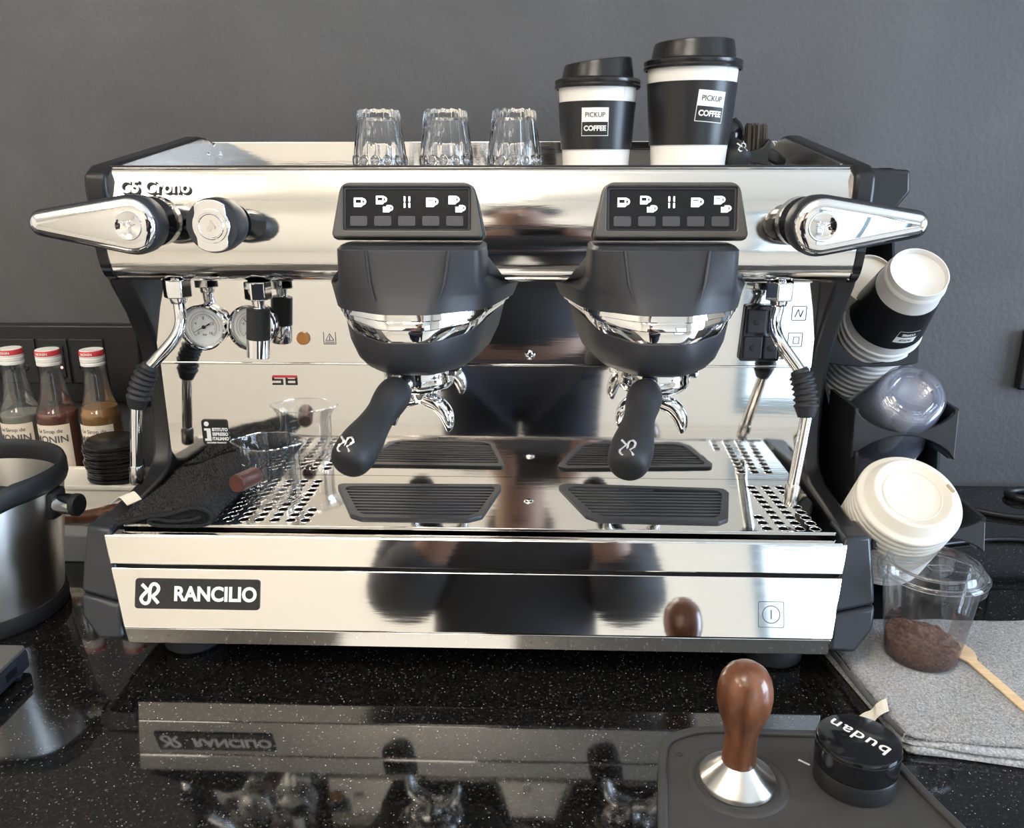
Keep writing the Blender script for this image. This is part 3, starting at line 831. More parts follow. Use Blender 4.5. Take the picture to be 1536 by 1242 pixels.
def wand(pts, grip, tip, lbl, nutpos):
    w = mk('steam_wand', tube(pts, .0058, 18, smooth=8), 'chrome', mc, angle=60, label=lbl)
    hexnut(nutpos[0], nutpos[1], .3400, .3580, .0140, w, .15)
    mk('wand_collar', lathe([(0, .334), (.0070, .334), (.0082, .337), (.0082, .341), (0, .341)], 20, c=(nutpos[0], nutpos[1], 0)), 'chrome', w)
    a, b = Vector(grip[0]), Vector(grip[1]); n = 38
    mid = (a+b)/2 + Vector(grip[2])
    ps, rs = [], []
    for k in range(n+1):
        t = k/n
        ps.append(a*(1-t)**2+mid*2*t*(1-t)+b*t*t)
        e = min(1, t*6, (1-t)*6)
        rs.append(.0078+.0030*e+(.0013*math.sin(t*2*PI*8) if .08 < t < .80 else 0))
    mk('rubber_grip', tube(ps, rs, 20), 'rubber', w, angle=80, label='ribbed black rubber grip')
    a, b = Vector(tip[0]), Vector(tip[1])
    mk('wand_tip', tube([a, a+(b-a)*.15, a+(b-a)*.9, b], [.0066, .0072, .0068, .0055], 20), 'turned', w)
wand([(-.3600, .140, .352), (-.3598, .140, .330), (-.3590, .136, .314), (-.3660, .130, .298), (-.3890, .122, .273), (-.4000, .120, .257), (-.4050, .118, .240), (-.4150, .1150, .156)],
     ((-.3880, .1223, .2745), (-.4062, .1178, .2310), (-.0035, 0, .004)), ((-.4133, .1155, .1700), (-.4153, .1149, .1500)), 'steam wand with ribbed grip beside the gauges', (-.3600, .140))
wand([(.2330, .139, .352), (.2325, .138, .334), (.2290, .131, .317), (.2325, .120, .302), (.2510, .111, .276), (.2592, .105, .259), (.2590, .100, .242), (.2450, .080, .160)],
     ((.2500, .1115, .2772), (.2572, .0975, .2330), (.0045, 0, .004)), ((.2468, .0826, .1700), (.2440, .0788, .1500)), 'steam wand with ribbed grip beside the switches', (.2330, .139))
# wand elbows entering the fascia from below
for x, y in ((-.3600, .140), (.2330, .139)):
    mk('wand_elbow', tube([(x, y, .352), (x, y-.002, .362), (x-.001, y-.006, .371)], [.0058, .0062, .0070], 16), 'chrome', mc)
# ---- amber lamp, marks and badges on the back panels
mk('amber_lamp', lathe([(0, .0015), (.0030, .0025), (.0048, .0025), (.0052, .0035), (.0066, .0035), (.0072, .001), (.0072, 0)], 28, axis='Y', c=(-.2478, UY, .2916)), 'orange', mc, label='small amber indicator lamp')
Fw = front(-.2200, UY-.0004, .2918)
mk('steam_mark', join([shape([[(-.0066, .0066), (-.0066, -.0066), (.0066, -.0066), (.0066, .0066), (.0060, .0066), (.0060, -.0060), (-.0060, -.0060), (-.0060, .0066)]], .0002, 0, Fw),
   shape([[(-.0048, -.0026), (.0048, -.0026), (0, .0052)], [(-.0038, -.0020), (.0038, -.0020), (0, .0040)]], .0002, 0, Fw),
   shape([rrect(.0007, .0030, 0, 0, .0006)], .0002, 0, Fw), shape([rrect(.0007, .0007, 0, 0, -.0014)], .0002, 0, Fw),
   shape([rrect(.0100, .0005, 0, 0, -.0040)], .0002, 0, Fw), shape([rrect(.0100, .0005, 0, 0, -.0052)], .0002, 0, Fw)]), 'grey_print', mc, angle=0)
Fs = front(-.2722, BY-.0006, .2452)
sb = mk('letter_badge', join([shape([[(-.0135, .0035), (-.0135, -.0005), (-.0040, -.0005), (-.0040, -.0034), (-.0135, -.0034), (-.0135, -.0052), (-.0020, -.0052), (-.0020, .0012), (-.0115, .0012), (-.0115, .0035)]], .0008, 0, Fs),
   shape([[(.0010, .0035), (.0010, -.0052), (.0135, -.0052), (.0135, .0035), (.0115, .0035), (.0115, .0012), (.0030, .0012), (.0030, .0035)], [(.0030, -.0005), (.0115, -.0005), (.0115, -.0034), (.0030, -.0034)]], .0008, 0, Fs)]), 'black_print', mc, angle=0, label='small black letter badge with red top bar')
mk('red_bar', shape([rpoly([(-.0135, .0028), (.0135, .0028), (.0135, .0052), (-.0128, .0052)], .0008)], .0009, 0, Fs), 'red_print', sb, angle=0)
Fi = front(-.3535, BY-.0010, .1862)
ib = mk('quality_badge', shape([rrect(.0285, .0285, .0035)], .0020, .0004, Fi), 'black_print', mc, label='square black badge with white lettering')
Fj = Fi @ Matrix.Translation((0, 0, .0012))
tx = [text(s, .0050, .0003, .00022, Fj @ Matrix.Translation((.0058, .0030-.0052*i, 0)), sx=.80) for i, s in enumerate(('ISTITUTO', 'ESPRESSO', 'ITALIANO'))]
tx.append(text('QUALIFIED PRODUCT', .0022, .0003, .0001, Fj @ Matrix.Translation((.0010, -.0120, 0))))
tx += [shape([[(-.0115, .0045), (-.0045, .0045), (-.0045, -.0098), (-.0115, -.0098), (-.0115, -.0072), (-.0090, -.0072), (-.0090, .0020), (-.0115, .0020)]], .0003, 0, Fj), shape([circ(.0027, -.0085, .0096)], .0003, 0, Fj)]
mk('badge_lettering', join(tx), 'white_print', ib, angle=0)
# ---- switch block
Fk = front(.2273, UY-.003, .3000)
sw = mk('switch_block', shape([rpoly([(-.0205, -.0285), (.0200, -.0285), (.0180, .0295), (-.0175, .0295)], .003)], .008, .001, Fk), 'gloss_black', mc, label='black switch block with four rockers')
for x, y, w, h in ((-.0062, .0130, .0190, .0240), (.0108, .0130, .0100, .0240), (-.0082, -.0140, .0190, .0230), (.0100, -.0140, .0140, .0230)):
    rk = mk('rocker', shape([rrect(w, h, .001, x, y)], .006, .0012, Fk @ Matrix.Translation((0, 0, .0035))), 'graphite', sw)
    mk('rocker_dot', moved(lathe([(0, .0010), (.0030, .0006), (.0036, 0)], 18, axis='Y'), Matrix.Translation((.2273+x, UY-.0094, .3000+y))), 'black', rk)
for (x, z), pts in {(.2655, .3205): [[(-.0045, -.0040), (-.0037, -.0040), (-.0010, .0030), (.0012, -.0040), (.0020, -.0040), (.0042, .0030), (.0036, .0034), (.0014, -.0026), (-.0006, .0040), (-.0014, .0040)]],
                    (.2640, .2930): [[(-.0020, -.0042), (.0042, -.0042), (.0042, .0030), (-.0020, .0030)], [(-.0014, -.0036), (.0036, -.0036), (.0036, .0024), (-.0014, .0024)]]}.items():
    Fm = front(x, UY-.0004, z)
    mk('switch_mark', join([shape([rrect(.0150, .0150, .0015), rrect(.0138, .0138, .001)], .0002, 0, Fm), shape(pts, .0002, 0, Fm)]), 'grey_print', mc, angle=0)

# ================================================================== portafilters
def portafilter(lbl, loc, rz, rx=0.0, group=None):
    t = thing('portafilter', lbl, 'portafilter', loc, (rx, 0, rz), group)
    k = dict(parent=t, world=False)
    mk('basket_ring', lathe([(0, -.004), (.020, -.004), (.0290, -.001), (.0335, .003), (.0352, .009), (.0345, .012), (.0352, .015), (.0352, .0225), (.0320, .0225), (.0310, .008), (0, .004)], 48), 'chrome', **k)
    mk('neck', tube([(0, -.030, .010), (0, -.052, .006)], [.0095, .0080], 16), 'chrome', **k)
    pts = [(0, -.044, .010), (0, -.047, .009), (0, -.056, .0055), (0, -.068, .0005), (0, -.082, -.0055), (0, -.100, -.0130), (0, -.118, -.0205), (0, -.132, -.0262), (0, -.142, -.0300), (0, -.1480, -.0325), (0, -.1500, -.0335)]
    rs = [.0080, .0135, .0162, .0158, .0140, .0152, .0182, .0186, .0172, .0130, .0040]
    h = mk('handle', tube(pts, rs, 28, smooth=4), 'rubber', angle=70, label='black rubber handle', **k)
    mk('end_seam', tube([(.0183*math.cos(a), -.1325+.0183*.37*math.sin(a), -.0264+.0183*.93*math.sin(a)) for a in [2*PI*i/28 for i in range(29)]], .0004, 6, cap=False), 'black', parent=h, world=False)
    n = Vector((0, -.76, .65)).normalized()
    u = Vector((1, 0, 0)); v = n.cross(u)
    m = Matrix(((u.x, v.x, n.x, 0), (u.y, v.y, n.y, -.1325), (u.z, v.z, n.z, -.0262), (0, 0, 0, 1))) @ Matrix.Translation((0, 0, .0188))
    mk('emblem', logo(.0072, .0013, m, 1.0), 'chrome', parent=h, world=False)
    hub = lathe([(0, -.016), (.0080, -.016), (.0105, -.010), (.0120, -.003), (0, -.003)], 24)
    mk('spout_hub', hub, 'chrome', **k)
    for s in (-1, 1):
        mk('spout', tube([(s*.002, 0, -.012), (s*.010, 0, -.014), (s*.020, 0, -.0175), (s*.0275, 0, -.0260), (s*.0305, 0, -.0370), (s*.0300, 0, -.0440)], [.0070, .0078, .0082, .0075, .0052, .0022], 16, smooth=4,
           flat=(Vector((0, 1, 0)), 1.15)), 'chrome', angle=70, **k)
    for s in (-1, 1):
        mk('locking_lug', box(s*.038-.0045, s*.038+.0045, -.008, .008, .0140, .0205), 'chrome', bevel=.0015, **k)
    return t
portafilter('portafilter locked in the group beside the gauges', (-.1180, .118, .2565), rad(-17))
portafilter('portafilter locked in the group beside the switches', (.1120, .118, .2565), rad(-15))
portafilter('spare portafilter lying on the cup tray behind the tall coffee cup', (.1745, .3160, .4993), rad(15), rad(3)).scale = (.75, .75, .75)

# ================================================================== glasses on the cup tray
def flute(r, h, t, k):
    if 1 <= k <= 9:
        w = .0016*(1.0 if h > .012 else .25)
        return r - w*abs(math.sin(7*t)) + w*.5
    return r
def tumbler(x, y, lbl):
    t = thing('glass_tumbler', lbl, 'glass', (x, y, .4634), group='upturned espresso glasses')
    p = [(.0250, 0), (.0264, .0006), (.0266, .004), (.0262, .010), (.0258, .014), (.0248, .022), (.0232, .034), (.0220, .044), (.0212, .051), (.0206, .0540), (.0195, .0556), (.012, .0558), (.010, .0548), (0, .0546),
         ]
    inner = [(0, .0455), (.0150, .0460), (.0180, .0470), (.0192, .0430), (.0210, .032), (.0228, .020), (.0240, .010), (.0246, .003), (.0250, 0)]
    g = lathe(p, 84, flute=flute)
    lathe(inner, 84, bm=g)
    bmesh.ops.remove_doubles(g, verts=g.verts, dist=1e-6)
    body = mk('body', g, 'glass', t, world=False, angle=70)
    # moulded petals round the rim
    pet = None
    for k in range(14):
        a = 2*PI*(k+.5)/14
        if pet is None:
            b = bmesh.new(); bmesh.ops.create_uvsphere(b, u_segments=10, v_segments=8, radius=1)
            bmesh.ops.transform(b, matrix=Matrix.Translation((.0262*math.cos(a), .0262*math.sin(a), .0068)) @ Matrix.Rotation(a, 4, 'Z') @ Matrix.Diagonal((.0016, .0050, .0056, 1)), verts=b.verts)
            pet = mk('petal', b, 'glass', t, world=False, angle=80)
            a0 = a
        else:
            child_copy(pet, t, (.0262*math.cos(a), .0262*math.sin(a), .0068), (0, 0, a-a0))
for x in ((-.1625, .200), (-.0950, .200), (-.0270, .200)): pass
tumbler(-.1625, .200, 'upturned fluted glass tumbler farthest from the paper cups')
tumbler(-.0952, .200, 'upturned fluted glass tumbler standing between two others')
tumbler(-.0268, .200, 'upturned fluted glass tumbler nearest the small paper cup')

# ================================================================== paper cups
def wrap(me, R, off=0.0, a0=0.0):
    for v in me.vertices:
        r0 = R(v.co.y); a = v.co.x/r0 + a0; r = r0+off+v.co.z
        v.co = (r*math.sin(a), -r*math.cos(a), v.co.y)
    return me
def patch(w, h, cx, cy, n=12):
    bm = bmesh.new()
    bmesh.ops.create_grid(bm, x_segments=n, y_segments=2, size=.5)
    bmesh.ops.transform(bm, matrix=Matrix.Translation((cx, cy, 0)) @ Matrix.Diagonal((w, h, 1, 1)), verts=bm.verts)
    me = bpy.data.meshes.new('patch'); bm.to_mesh(me); bm.free()
    return me
def cup_label(t, parent, R, w, h, zc, a0, roll=0.0, flip=False):
    k = dict(parent=parent, world=False, angle=80)
    S = Matrix.Translation((0, zc, 0)) @ Matrix.Rotation(rad(roll + (180 if flip else 0)), 4, 'Z')
    def go(me, off): return wrap(moved(me, S), R, off, a0)
    mk('label_border', go(patch(w, h, 0, 0), .0003), 'white_print', **k)
    mk('label_field', go(patch(w*.955, h*.475, 0, -h*.24), .0005), 'black_print', **k)
    mk('upper_word', go(text('PICKUP', h*.245, .0001, 0, Matrix.Translation((0, h*.24, 0)), sx=.92), .0006), 'black_print', **k)
    mk('lower_word', go(text('COFFEE', h*.250, .0001, h*.010, Matrix.Translation((0, -h*.235, 0)), sx=.95), .0008), 'white_print', **k)
def paper_cup(name, lbl, loc, rb, rt, H, s0, s1, lab, lidh, lean, yaw=0.0, label_size=.0265):
    t = thing(name, lbl, 'paper cup', loc, (0, 0, yaw))
    k = dict(parent=t, world=False)
    R = lambda z: rb+(rt-rb)*z/H
    mk('body', lathe([(0, .004), (rb-.001, .004), (rb-.0015, 0), (rb, 0), (R(.5*H), .5*H), (rt, H), (rt+.0012, H+.0006), (rt+.0010, H+.002), (rt-.001, H+.002), (rt-.0012, H-.002)], 56), 'paper', angle=50, **k)
    mk('seam', tube([(R(z)*.64, -R(z)*.768, z) for z in (.001, H*.5, H)], .0004, 6), 'paper', **k)
    sl = mk('sleeve', lathe([(R(s0)+.0006, s0), (R(s0)+.0012, s0), (R(s1)+.0012, s1), (R(s1)+.0004, s1)], 64), 'sleeve', angle=50, label='black sleeve', **k)
    cup_label(t, sl, lambda z: R(z)+.0012, label_size, label_size*.99, lab[0], lab[1], lab[2])
    q = rt
    prof = [(q+.0016, H-.0052), (q+.0034, H-.0049), (q+.0040, H-.0030), (q+.0030, H-.0012), (q+.0038, H+.0005), (q+.0036, H+.0028), (q+.0010, H+.0042), (q-.0026, H+.0046), (q-.0034, H+.0065),
            (q-.0052, H+lidh-.004), (q-.0062, H+lidh-.0008), (q-.0078, H+lidh), (q-.0100, H+lidh-.001), (q-.0120, H+lidh-.0060), (q*.5, H+lidh-.0068), (0, H+lidh-.0068)]
    g = lathe(prof, 64)
    for v in g.verts:
        f = max(0, (v.co.z-(H+.006))/(lidh-.006))
        if f > 0: v.co.z += f*lean*(v.co.x+.4*v.co.y)/q*.0045
    ld = mk('lid', g, 'lid_black', angle=40, label='black plastic sip lid', **k)
    mk('sip_tab', shape([rrect(.010, .007, .0015)], .0025, .0006, Matrix.Translation((q*.25, q*.45, H+lidh+.0006))), 'lid_black', parent=ld, world=False)
    return t
paper_cup('paper_coffee_cup', 'small lidded paper coffee cup with black sleeve on the machine', (.0565, .222, .4634), .0335, .0392, .0805, .0175, .0625, (.0430, -.105, 0), .0215, 1.0)
paper_cup('paper_coffee_cup', 'tall lidded paper coffee cup with black sleeve on the machine', (.1508, .222, .4634), .0372, .0448, .0975, .0215, .0800, (.0565, .30, -4), .0215, .35, label_size=.0290)

# ================================================================== brush on the cup tray
br = thing('cleaning_brush', 'black angled cleaning brush with brown bristles on the cup tray', 'brush', (.232, .285, .4634))
bm = bmesh.new()
for i in range(90):
    x = .2220+.0225*random.random(); y = .279+.012*random.random()
    z1 = .5075+.003*random.random()-.12*(x-.2220)
    z1 = .5060+.0035*random.random()
    tube([(x+.001, y, .4760+.55*(x-.222)), (x, y, z1)], [.0006, .00045], 4, bm)
mk('bristles', bm, 'bristle', br, kind='stuff', label='stiff brown bristles')
mk('brush_head', loft([[(.2225, y, .4690), (.2470, y, .4650), (.2500, y, .4900), (.2462, y, .4935), (.2400, y, .4840), (.2225, y, .4790)] for y in (.2765, .2935)]), 'black', br, bevel=.0015)
mk('brush_handle', tube([(.2440, .285, .4800), (.2530, .285, .4755), (.2610, .290, .4710), (.2680, .305, .4700), (.2700, .340, .4700)], [.0070, .0068, .0062, .0055, .0050], 14, smooth=5), 'black', br, angle=70)

# ================================================================== things on the drip tray
bk = thing('glass_beaker', 'clear glass beaker with a red-brown side handle on the drip tray', 'beaker', (-.2730, .1150, TZ+.0010))
def lipf(r, h, t, k):
    f = max(0, (h-.047)/.0132)**1.5 if h > .047 else 0
    return r + f*.0085*(math.exp(-(math.sin(t/2)/.16)**2)+math.exp(-(math.sin((t-PI)/2)/.16)**2)) if r > .02 else r
go = lathe([(0, .0012), (.0255, .0012), (.0278, .0004), (.0290, .0020), (.0295, .005), (.0297, .020), (.0298, .030), (.0299, .038), (.0300, .044), (.0302, .049), (.0305, .0535), (.0308, .0575), (.0309, .0602)], 96, flute=lipf)
mk('body', go, 'beaker', bk, world=False, angle=180)
rim = [((.0309+.0085*(math.exp(-(math.sin(a/2)/.16)**2)+math.exp(-(math.sin((a-PI)/2)/.16)**2)))*math.cos(a), (.0309+.0085*(math.exp(-(math.sin(a/2)/.16)**2)+math.exp(-(math.sin((a-PI)/2)/.16)**2)))*math.sin(a), .0603) for a in [2*PI*i/72 for i in range(73)]]
mk('rim', tube(rim, .0007, 6, cap=False), 'glass', bk, world=False)
d = Vector((-.22, -.95, .10)).normalized()
p0 = Vector((-.0080, -.0280, .0330))
mk('wooden_handle', tube([p0-d*.004, p0, p0+d*.030, p0+d*.0315], [.0070, .0088, .0088, .0076], 24), 'red_wood', bk, world=False, label='red-brown wooden handle')
gm = []
for i in range(4):
    gm.append(wrap(patch(.006 if i % 2 else .009, .0005, -.012, .018+.008*i, 4), lambda z: .0300, .0002, -.35))
mk('graduations', join(gm), 'white_print', bk, world=False)

def cloth(center, thick, rows, place):
    """sweep a folded centre line (list of (u,w)) as a closed band; place(u,w,t) -> world point"""
    c = [Vector((p.x, p.y)) for p in crom([(u, w, 0) for u, w in center], 6)]
    L, Rr = [], []
    for i in range(len(c)):
        tng = (c[min(i+1, len(c)-1)]-c[max(i-1, 0)]).normalized()
        n = Vector((-tng.y, tng.x))
        e = min(1, .45+i*.3, .45+(len(c)-1-i)*.3)
        L.append(c[i]+n*thick*e); Rr.append(c[i]-n*thick*e)
    sec = L+Rr[::-1]
    return [[place(p.x, p.y, t) for p in sec] for t in rows]
fold = [(-.4005, .0026), (-.384, .0062), (-.360, .0120), (-.336, .0185), (-.318, .0212), (-.3060, .0165), (-.3068, .0075), (-.3190, .0030), (-.344, .0026), (-.3600, .0028), (-.3665, .0058), (-.3600, .0090), (-.340, .0082), (-.3240, .0090), (-.3150, .0125)]
random.seed(3)
def tpl(u, w, t):
    y = .034+.143*t
    k = 1+.42*t*(1-.35*t)+.05*math.sin(9*t+u*60)
    zz = w*k if w > .0035 else w
    return (u*(1-.02*t)-.006*t*t-(.002*math.sin(7*t)), y-.006*(u+.36)*4*(1-t), TZ+.0012+zz+.0009*math.sin(u*150+t*11)*min(1, w/.01))
tbm = loft(cloth(fold, .0021, [i/30 for i in range(31)], tpl)); tpol = polys_of(tbm)
tb = mk('folded_cloth', tbm, 'towel_black', angle=180, subsurf=1)
tag(tb, 'folded black terry cloth lying on the drip tray', 'cloth')
tp = [(-.4020, .080, .1432), (-.4080, .084, .1470), (-.4135, .088, .1482), (-.4180, .086, .1455), (-.4215, .084, .1425)]
tpp = crom(tp, 4)
bm = loft([[(p.x-.004, p.y-.007, p.z), (p.x+.004, p.y+.007, p.z+.001), (p.x+.004, p.y+.007, p.z+.0017), (p.x-.004, p.y-.007, p.z+.0007)] for p in tpp])
mk('care_tag', bm, 'tag', tb, angle=60, label='white care tag')
mk('terry_pile', pile(tpol, 26000, .0022, .00022, 4), 'towel_black', tb, angle=0, kind='stuff')
# stitched hem along the front edge of the fold
hm = [p for p in crom([(u, w, 0) for u, w in fold], 5)]
mk('stitched_hem', tube([Vector(tpl(p.x, p.y, 0))+Vector((0, -.0012, 0)) for p in hm], .0016, 8), 'towel_black', tb)

# ================================================================== cup rack with its stacks
AX = 42.0
RX = rad(90-AX)
ax = Vector((0, -math.cos(rad(AX)), math.sin(rad(AX))))
rk = thing('cup_rack', 'tall black cup rack leaning beside the espresso machine', 'rack', (.378, .26, 0))
def bowtie(w, h, mid=0.0):
    pts = []
    for k in range(15):
        t = -1+2*k/14; pts.append((t*w, h-(h-mid-.002)*max(0, 1-t*t)**.75))
    for k in range(15):
        t = 1-2*k/14; pts.append((t*w, -h+(h+mid-.002)*max(0, 1-t*t)**.75))
    return pts
for x, y, z, w, h, tl, md in ((.3870, .286, .272, .0530, .0270, 6, -.030), (.373, .144, .203, .0520, .0265, 6, 0), (.373, .066, .128, .0530, .0170, 14, 0)):
    mk('divider', shape([bowtie(w, h, md)], .006, .001, front(x, y, z, tl)), 'black_metal', rk, label='hollowed black divider')
    if z < .4:
        for s in (-1, 1):
            mk('divider_cheek', box(x+s*w-(.004 if s > 0 else 0), x+s*w+(0 if s > 0 else .004), y, y+.075, z-h, z+h), 'black_metal', rk)
lp = [(.118, .0), (.110, .095), (.062, .112), (.120, .115), (.136, .185), (.215, .200), (.262, .240), (.290, .300), (.338, .420), (.350, .462), (.440, .462), (.470, .0)]
mk('rack_side', prism(lp, 'X', .3235, .3265), 'black_metal', rk, angle=0)
mk('rack_side', prism([(y+.05 if 0 < i < 10 else y, z) for i, (y, z) in enumerate(lp)], 'X', .4290, .4320), 'black_metal', rk, angle=0)
mk('rack_back', box(.3265, .4290, .440, .445, .0, .460), 'black_metal', rk, angle=0)
mk('rack_foot', box(.3235, .4320, .116, .470, .0, .006), 'black_metal', rk, angle=0)
mk('rack_head', prism([(.352, .4640), (.4290, .4600), (.4320, .4350), (.4120, .4080), (.352, .4080)], 'Y', .3420, .4350), 'black_metal', rk, bevel=.004, seg=3)

def nested_cup(name, lbl, cat, loc, prof, m, group, n=44, extra=None):
    t = mk(name, lathe(prof, n), m, angle=40)
    return t
# paper cups: mouths down and back, closed ends towards the room
H, rb, rt = .1050, .0305, .0440
RC = lambda z: rt+(rb-rt)*z/H
o1 = Vector((.4014, .2217, .3574)) - ax*H
cup_prof = [(rt-.0012, 0), (rt+.0008, .0002), (rt+.0016, .0014), (rt+.0006, .0030), (rt-.0002, .0034), (rb, H), (rb-.0010, H), (rb-.0018, H-.0070), (0, H-.0072)]
front_cup = thing('nested_paper_cup', 'outermost upturned paper cup of the rack, its black sleeve label upside down', 'paper cup', o1, (RX, 0, 0), 'paper cups nested in the rack')
kk = dict(parent=front_cup, world=False)
mk('body', lathe(cup_prof, 56), 'paper', angle=40, **kk)
sl = mk('sleeve', lathe([(RC(.016)+.0004, .016), (RC(.016)+.0010, .016), (RC(.074)+.0010, .074), (RC(.074)+.0002, .074)], 56), 'sleeve', angle=40, **kk)
mk('rim_step', lathe([(RC(.092)+.0002, .092), (RC(.092)+.0010, .093), (RC(.096)+.0008, .096), (RC(.098)+.0001, .098)], 56), 'paper', angle=40, **kk)
cup_label(front_cup, sl, lambda z: RC(z)+.0010, .0250, .0190, .0370, .16, -8, flip=True)
cp = mk('nested_paper_cup', lathe(cup_prof, 44), 'paper', angle=40)
cp['category'] = 'paper cup'; cp['group'] = 'paper cups nested in the rack'
me = cp.data; c0 = Vector(cp.location)
for i in range(11):
    o = cp if i == 0 else cp.copy()
    if i: COL.objects.link(o)
    o['label'] = ORD[i]+' white paper cup nested behind the sleeved one in the rack'
    o.rotation_euler = (RX, 0, 0)
    Rm = Matrix.Rotation(RX, 3, 'X')
    o.location = o1 - ax*(.0105*(i+1)) + Rm @ c0
# a cream cup resting behind the stack
t = mk('loose_paper_cup', lathe([(.040, 0), (.0415, .001), (.0405, .003), (.030, .085), (.029, .085), (.028, .080), (0, .079)], 44), 'cream', angle=40)
c1 = Vector(t.location); t.rotation_euler = (rad(62), 0, 0)
t.location = Vector((.3790, .3700, .300)) + Matrix.Rotation(rad(62), 3, 'X') @ c1
tag(t, 'cream paper cup lying behind the white paper cup stack', 'paper cup')
# clear plastic cups
H2, rb2, rt2 = .0900, .0330, .0455
o2 = Vector((.3788, .1459, .2465)) - ax*H2
clr = [(rt2-.0005, 0), (rt2+.0016, .0005), (rt2+.0018, .0022), (rt2, .0034), (rt2-.0008, .010), (rb2+.0010, H2-.012), (rb2, H2-.004), (rb2-.003, H2-.0005), (rb2-.0060, H2), (rb2-.0080, H2-.0025), (rb2-.0095, H2-.0015), (rb2-.0110, H2-.0035), (rb2-.0125, H2-.0028), (rb2-.0140, H2-.0045), (0, H2-.0045)]
pc = mk('clear_plastic_cup', lathe(clr, 52), 'clear_blue', angle=50)
pc2 = lathe(clr, 52); pcm = as_mesh(pc2, 'clear_plastic_cup'); pcm.transform(Matrix.Translation(-Vector(pc.location))); pcm.materials.append(M['clear_nest'])
for p in pcm.polygons: p.use_smooth = True
pcm.set_sharp_from_angle(angle=rad(50))
tag(pc, 'clear plastic cup nested mouth down in the cup rack', 'plastic cup', 'clear cups nested in the rack')
c0 = Vector(pc.location)
for i in range(15):
    o = pc if i == 0 else pc.copy()
    if i: COL.objects.link(o); o.data = pcm
    o['label'] = ('outermost' if i == 0 else ORD[i])+' clear plastic cup of the nest in the rack'+(', its ringed base showing' if i == 0 else ', counted from its base end')
    o.rotation_euler = (RX, 0, 0)
    o.location = o2 - ax*(.0062*i) + Matrix.Rotation(RX, 3, 'X') @ c0
# white lids
o3 = Vector((.3560, .0676, .1690))
AX3 = 52.0
RX3 = rad(90-AX3)
ax3 = Vector((0, -math.cos(rad(AX3)), math.sin(rad(AX3))))
lid = [(.0478, -.018), (.0488, -.0175), (.0490, -.0145), (.0482, -.013), (.0470, -.0125), (.0440, -.0120), (.0420, -.0105), (.0375, -.0010), (.0360, 0), (.0335, -.0004), (.0305, -.0042), (.0200, -.0050), (0, -.0050)]
for i in range(13):
    if i == 0:
        ft = thing('white_cup_lid', 'outermost white sip lid of the stack, its mouth slot showing', 'cup lid', o3, (RX3, 0, 0), 'white lids stacked in the rack')
        mk('shell', lathe(lid, 64), 'fibre_lid', ft, world=False, angle=50)
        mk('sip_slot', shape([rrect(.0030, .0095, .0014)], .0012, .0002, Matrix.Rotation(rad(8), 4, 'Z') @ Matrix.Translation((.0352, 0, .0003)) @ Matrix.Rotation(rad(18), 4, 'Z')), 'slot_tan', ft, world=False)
        mk('emboss_ring', tube([(.0265*math.cos(a), .0265*math.sin(a), -.0045) for a in [2*PI*j/48 for j in range(49)]], .0010, 6, cap=False), 'fibre_lid', ft, world=False)
        mk('arrow_mark', text('>', .009, .0005, 0, Matrix.Translation((-.004, 0, -.0048))), 'fibre_lid', ft, world=False)
    elif i == 1:
        ld = mk('white_cup_lid', lathe(lid, 48), 'fibre_lid', angle=50)
        tag(ld, 'white sip lid stacked in the rack, only its edge showing', 'cup lid', 'white lids stacked in the rack')
        c0 = Vector(ld.location)
    if i:
        o = ld if i == 1 else ld.copy()
        if i > 1: COL.objects.link(o)
        o['label'] = ORD[i-1]+' white sip lid behind the outermost one in the rack'
        o.rotation_euler = (RX3, 0, 0)
        o.location = o3 - ax3*(.0072*i) + Matrix.Rotation(RX3, 3, 'X') @ c0

# ================================================================== grey towel, coffee tub, spoon
def lerp(a, b, t): return a+(b-a)*t
def slab(c00, c10, c11, c01, z0, th, nx=44, ny=44, wav=.0012, seed=0.0, edge=.004):
    """soft rectangular cloth layer with rounded edges"""
    bm = bmesh.new()
    top, bot = {}, {}
    for i in range(nx+1):
        for j in range(ny+1):
            u, v = i/nx, j/ny
            x = lerp(lerp(c00[0], c10[0], v), lerp(c01[0], c11[0], v), u); y = lerp(lerp(c00[1], c10[1], v), lerp(c01[1], c11[1], v), u)
            y += .0025*math.sin(u*9+seed)*(1 if j == ny else .4) if j > ny*.8 else 0
            w = .31*math.hypot(c01[0]-c00[0], c01[1]-c00[1])
            d = min(u*.24, (1-u)*.24, v*.19, (1-v)*.19)
            e = min(1, d/edge); s = math.sqrt(max(0, 1-(1-e)**2))
            hgt = wav*(math.sin(x*70+seed)*math.cos(y*55+seed*2)+.6*math.sin((x+y)*130+seed*3))
            top[i, j] = bm.verts.new((x, y, z0+th*.5+th*.5*s+hgt*s))
            bot[i, j] = bm.verts.new((x, y, z0+th*.5-th*.5*s)) if 0 < i < nx and 0 < j < ny else top[i, j]
    for i in range(nx):
        for j in range(ny):
            bm.faces.new((top[i, j], top[i+1, j], top[i+1, j+1], top[i, j+1]))
            q = [bot[i, j], bot[i, j+1], bot[i+1, j+1], bot[i+1, j]]
            if len(set(q)) == 4 and q != [top[i, j], top[i, j+1], top[i+1, j+1], top[i+1, j]]: bm.faces.new(q)
    return bm
gt = thing('grey_cloth', 'folded grey terry cloth on the black counter under the coffee tub', 'cloth', (.42, 0, 0))
mk('fold_layer', slab((.276, .104), (.306, -.094), (.60, -.134), (.60, .100), .0002, .0052, seed=1.0), 'towel_grey', gt, angle=180)
mk('fold_layer', slab((.280, .103), (.304, -.089), (.60, -.128), (.60, .102), .0056, .0048, seed=2.2), 'towel_grey', gt, angle=180)
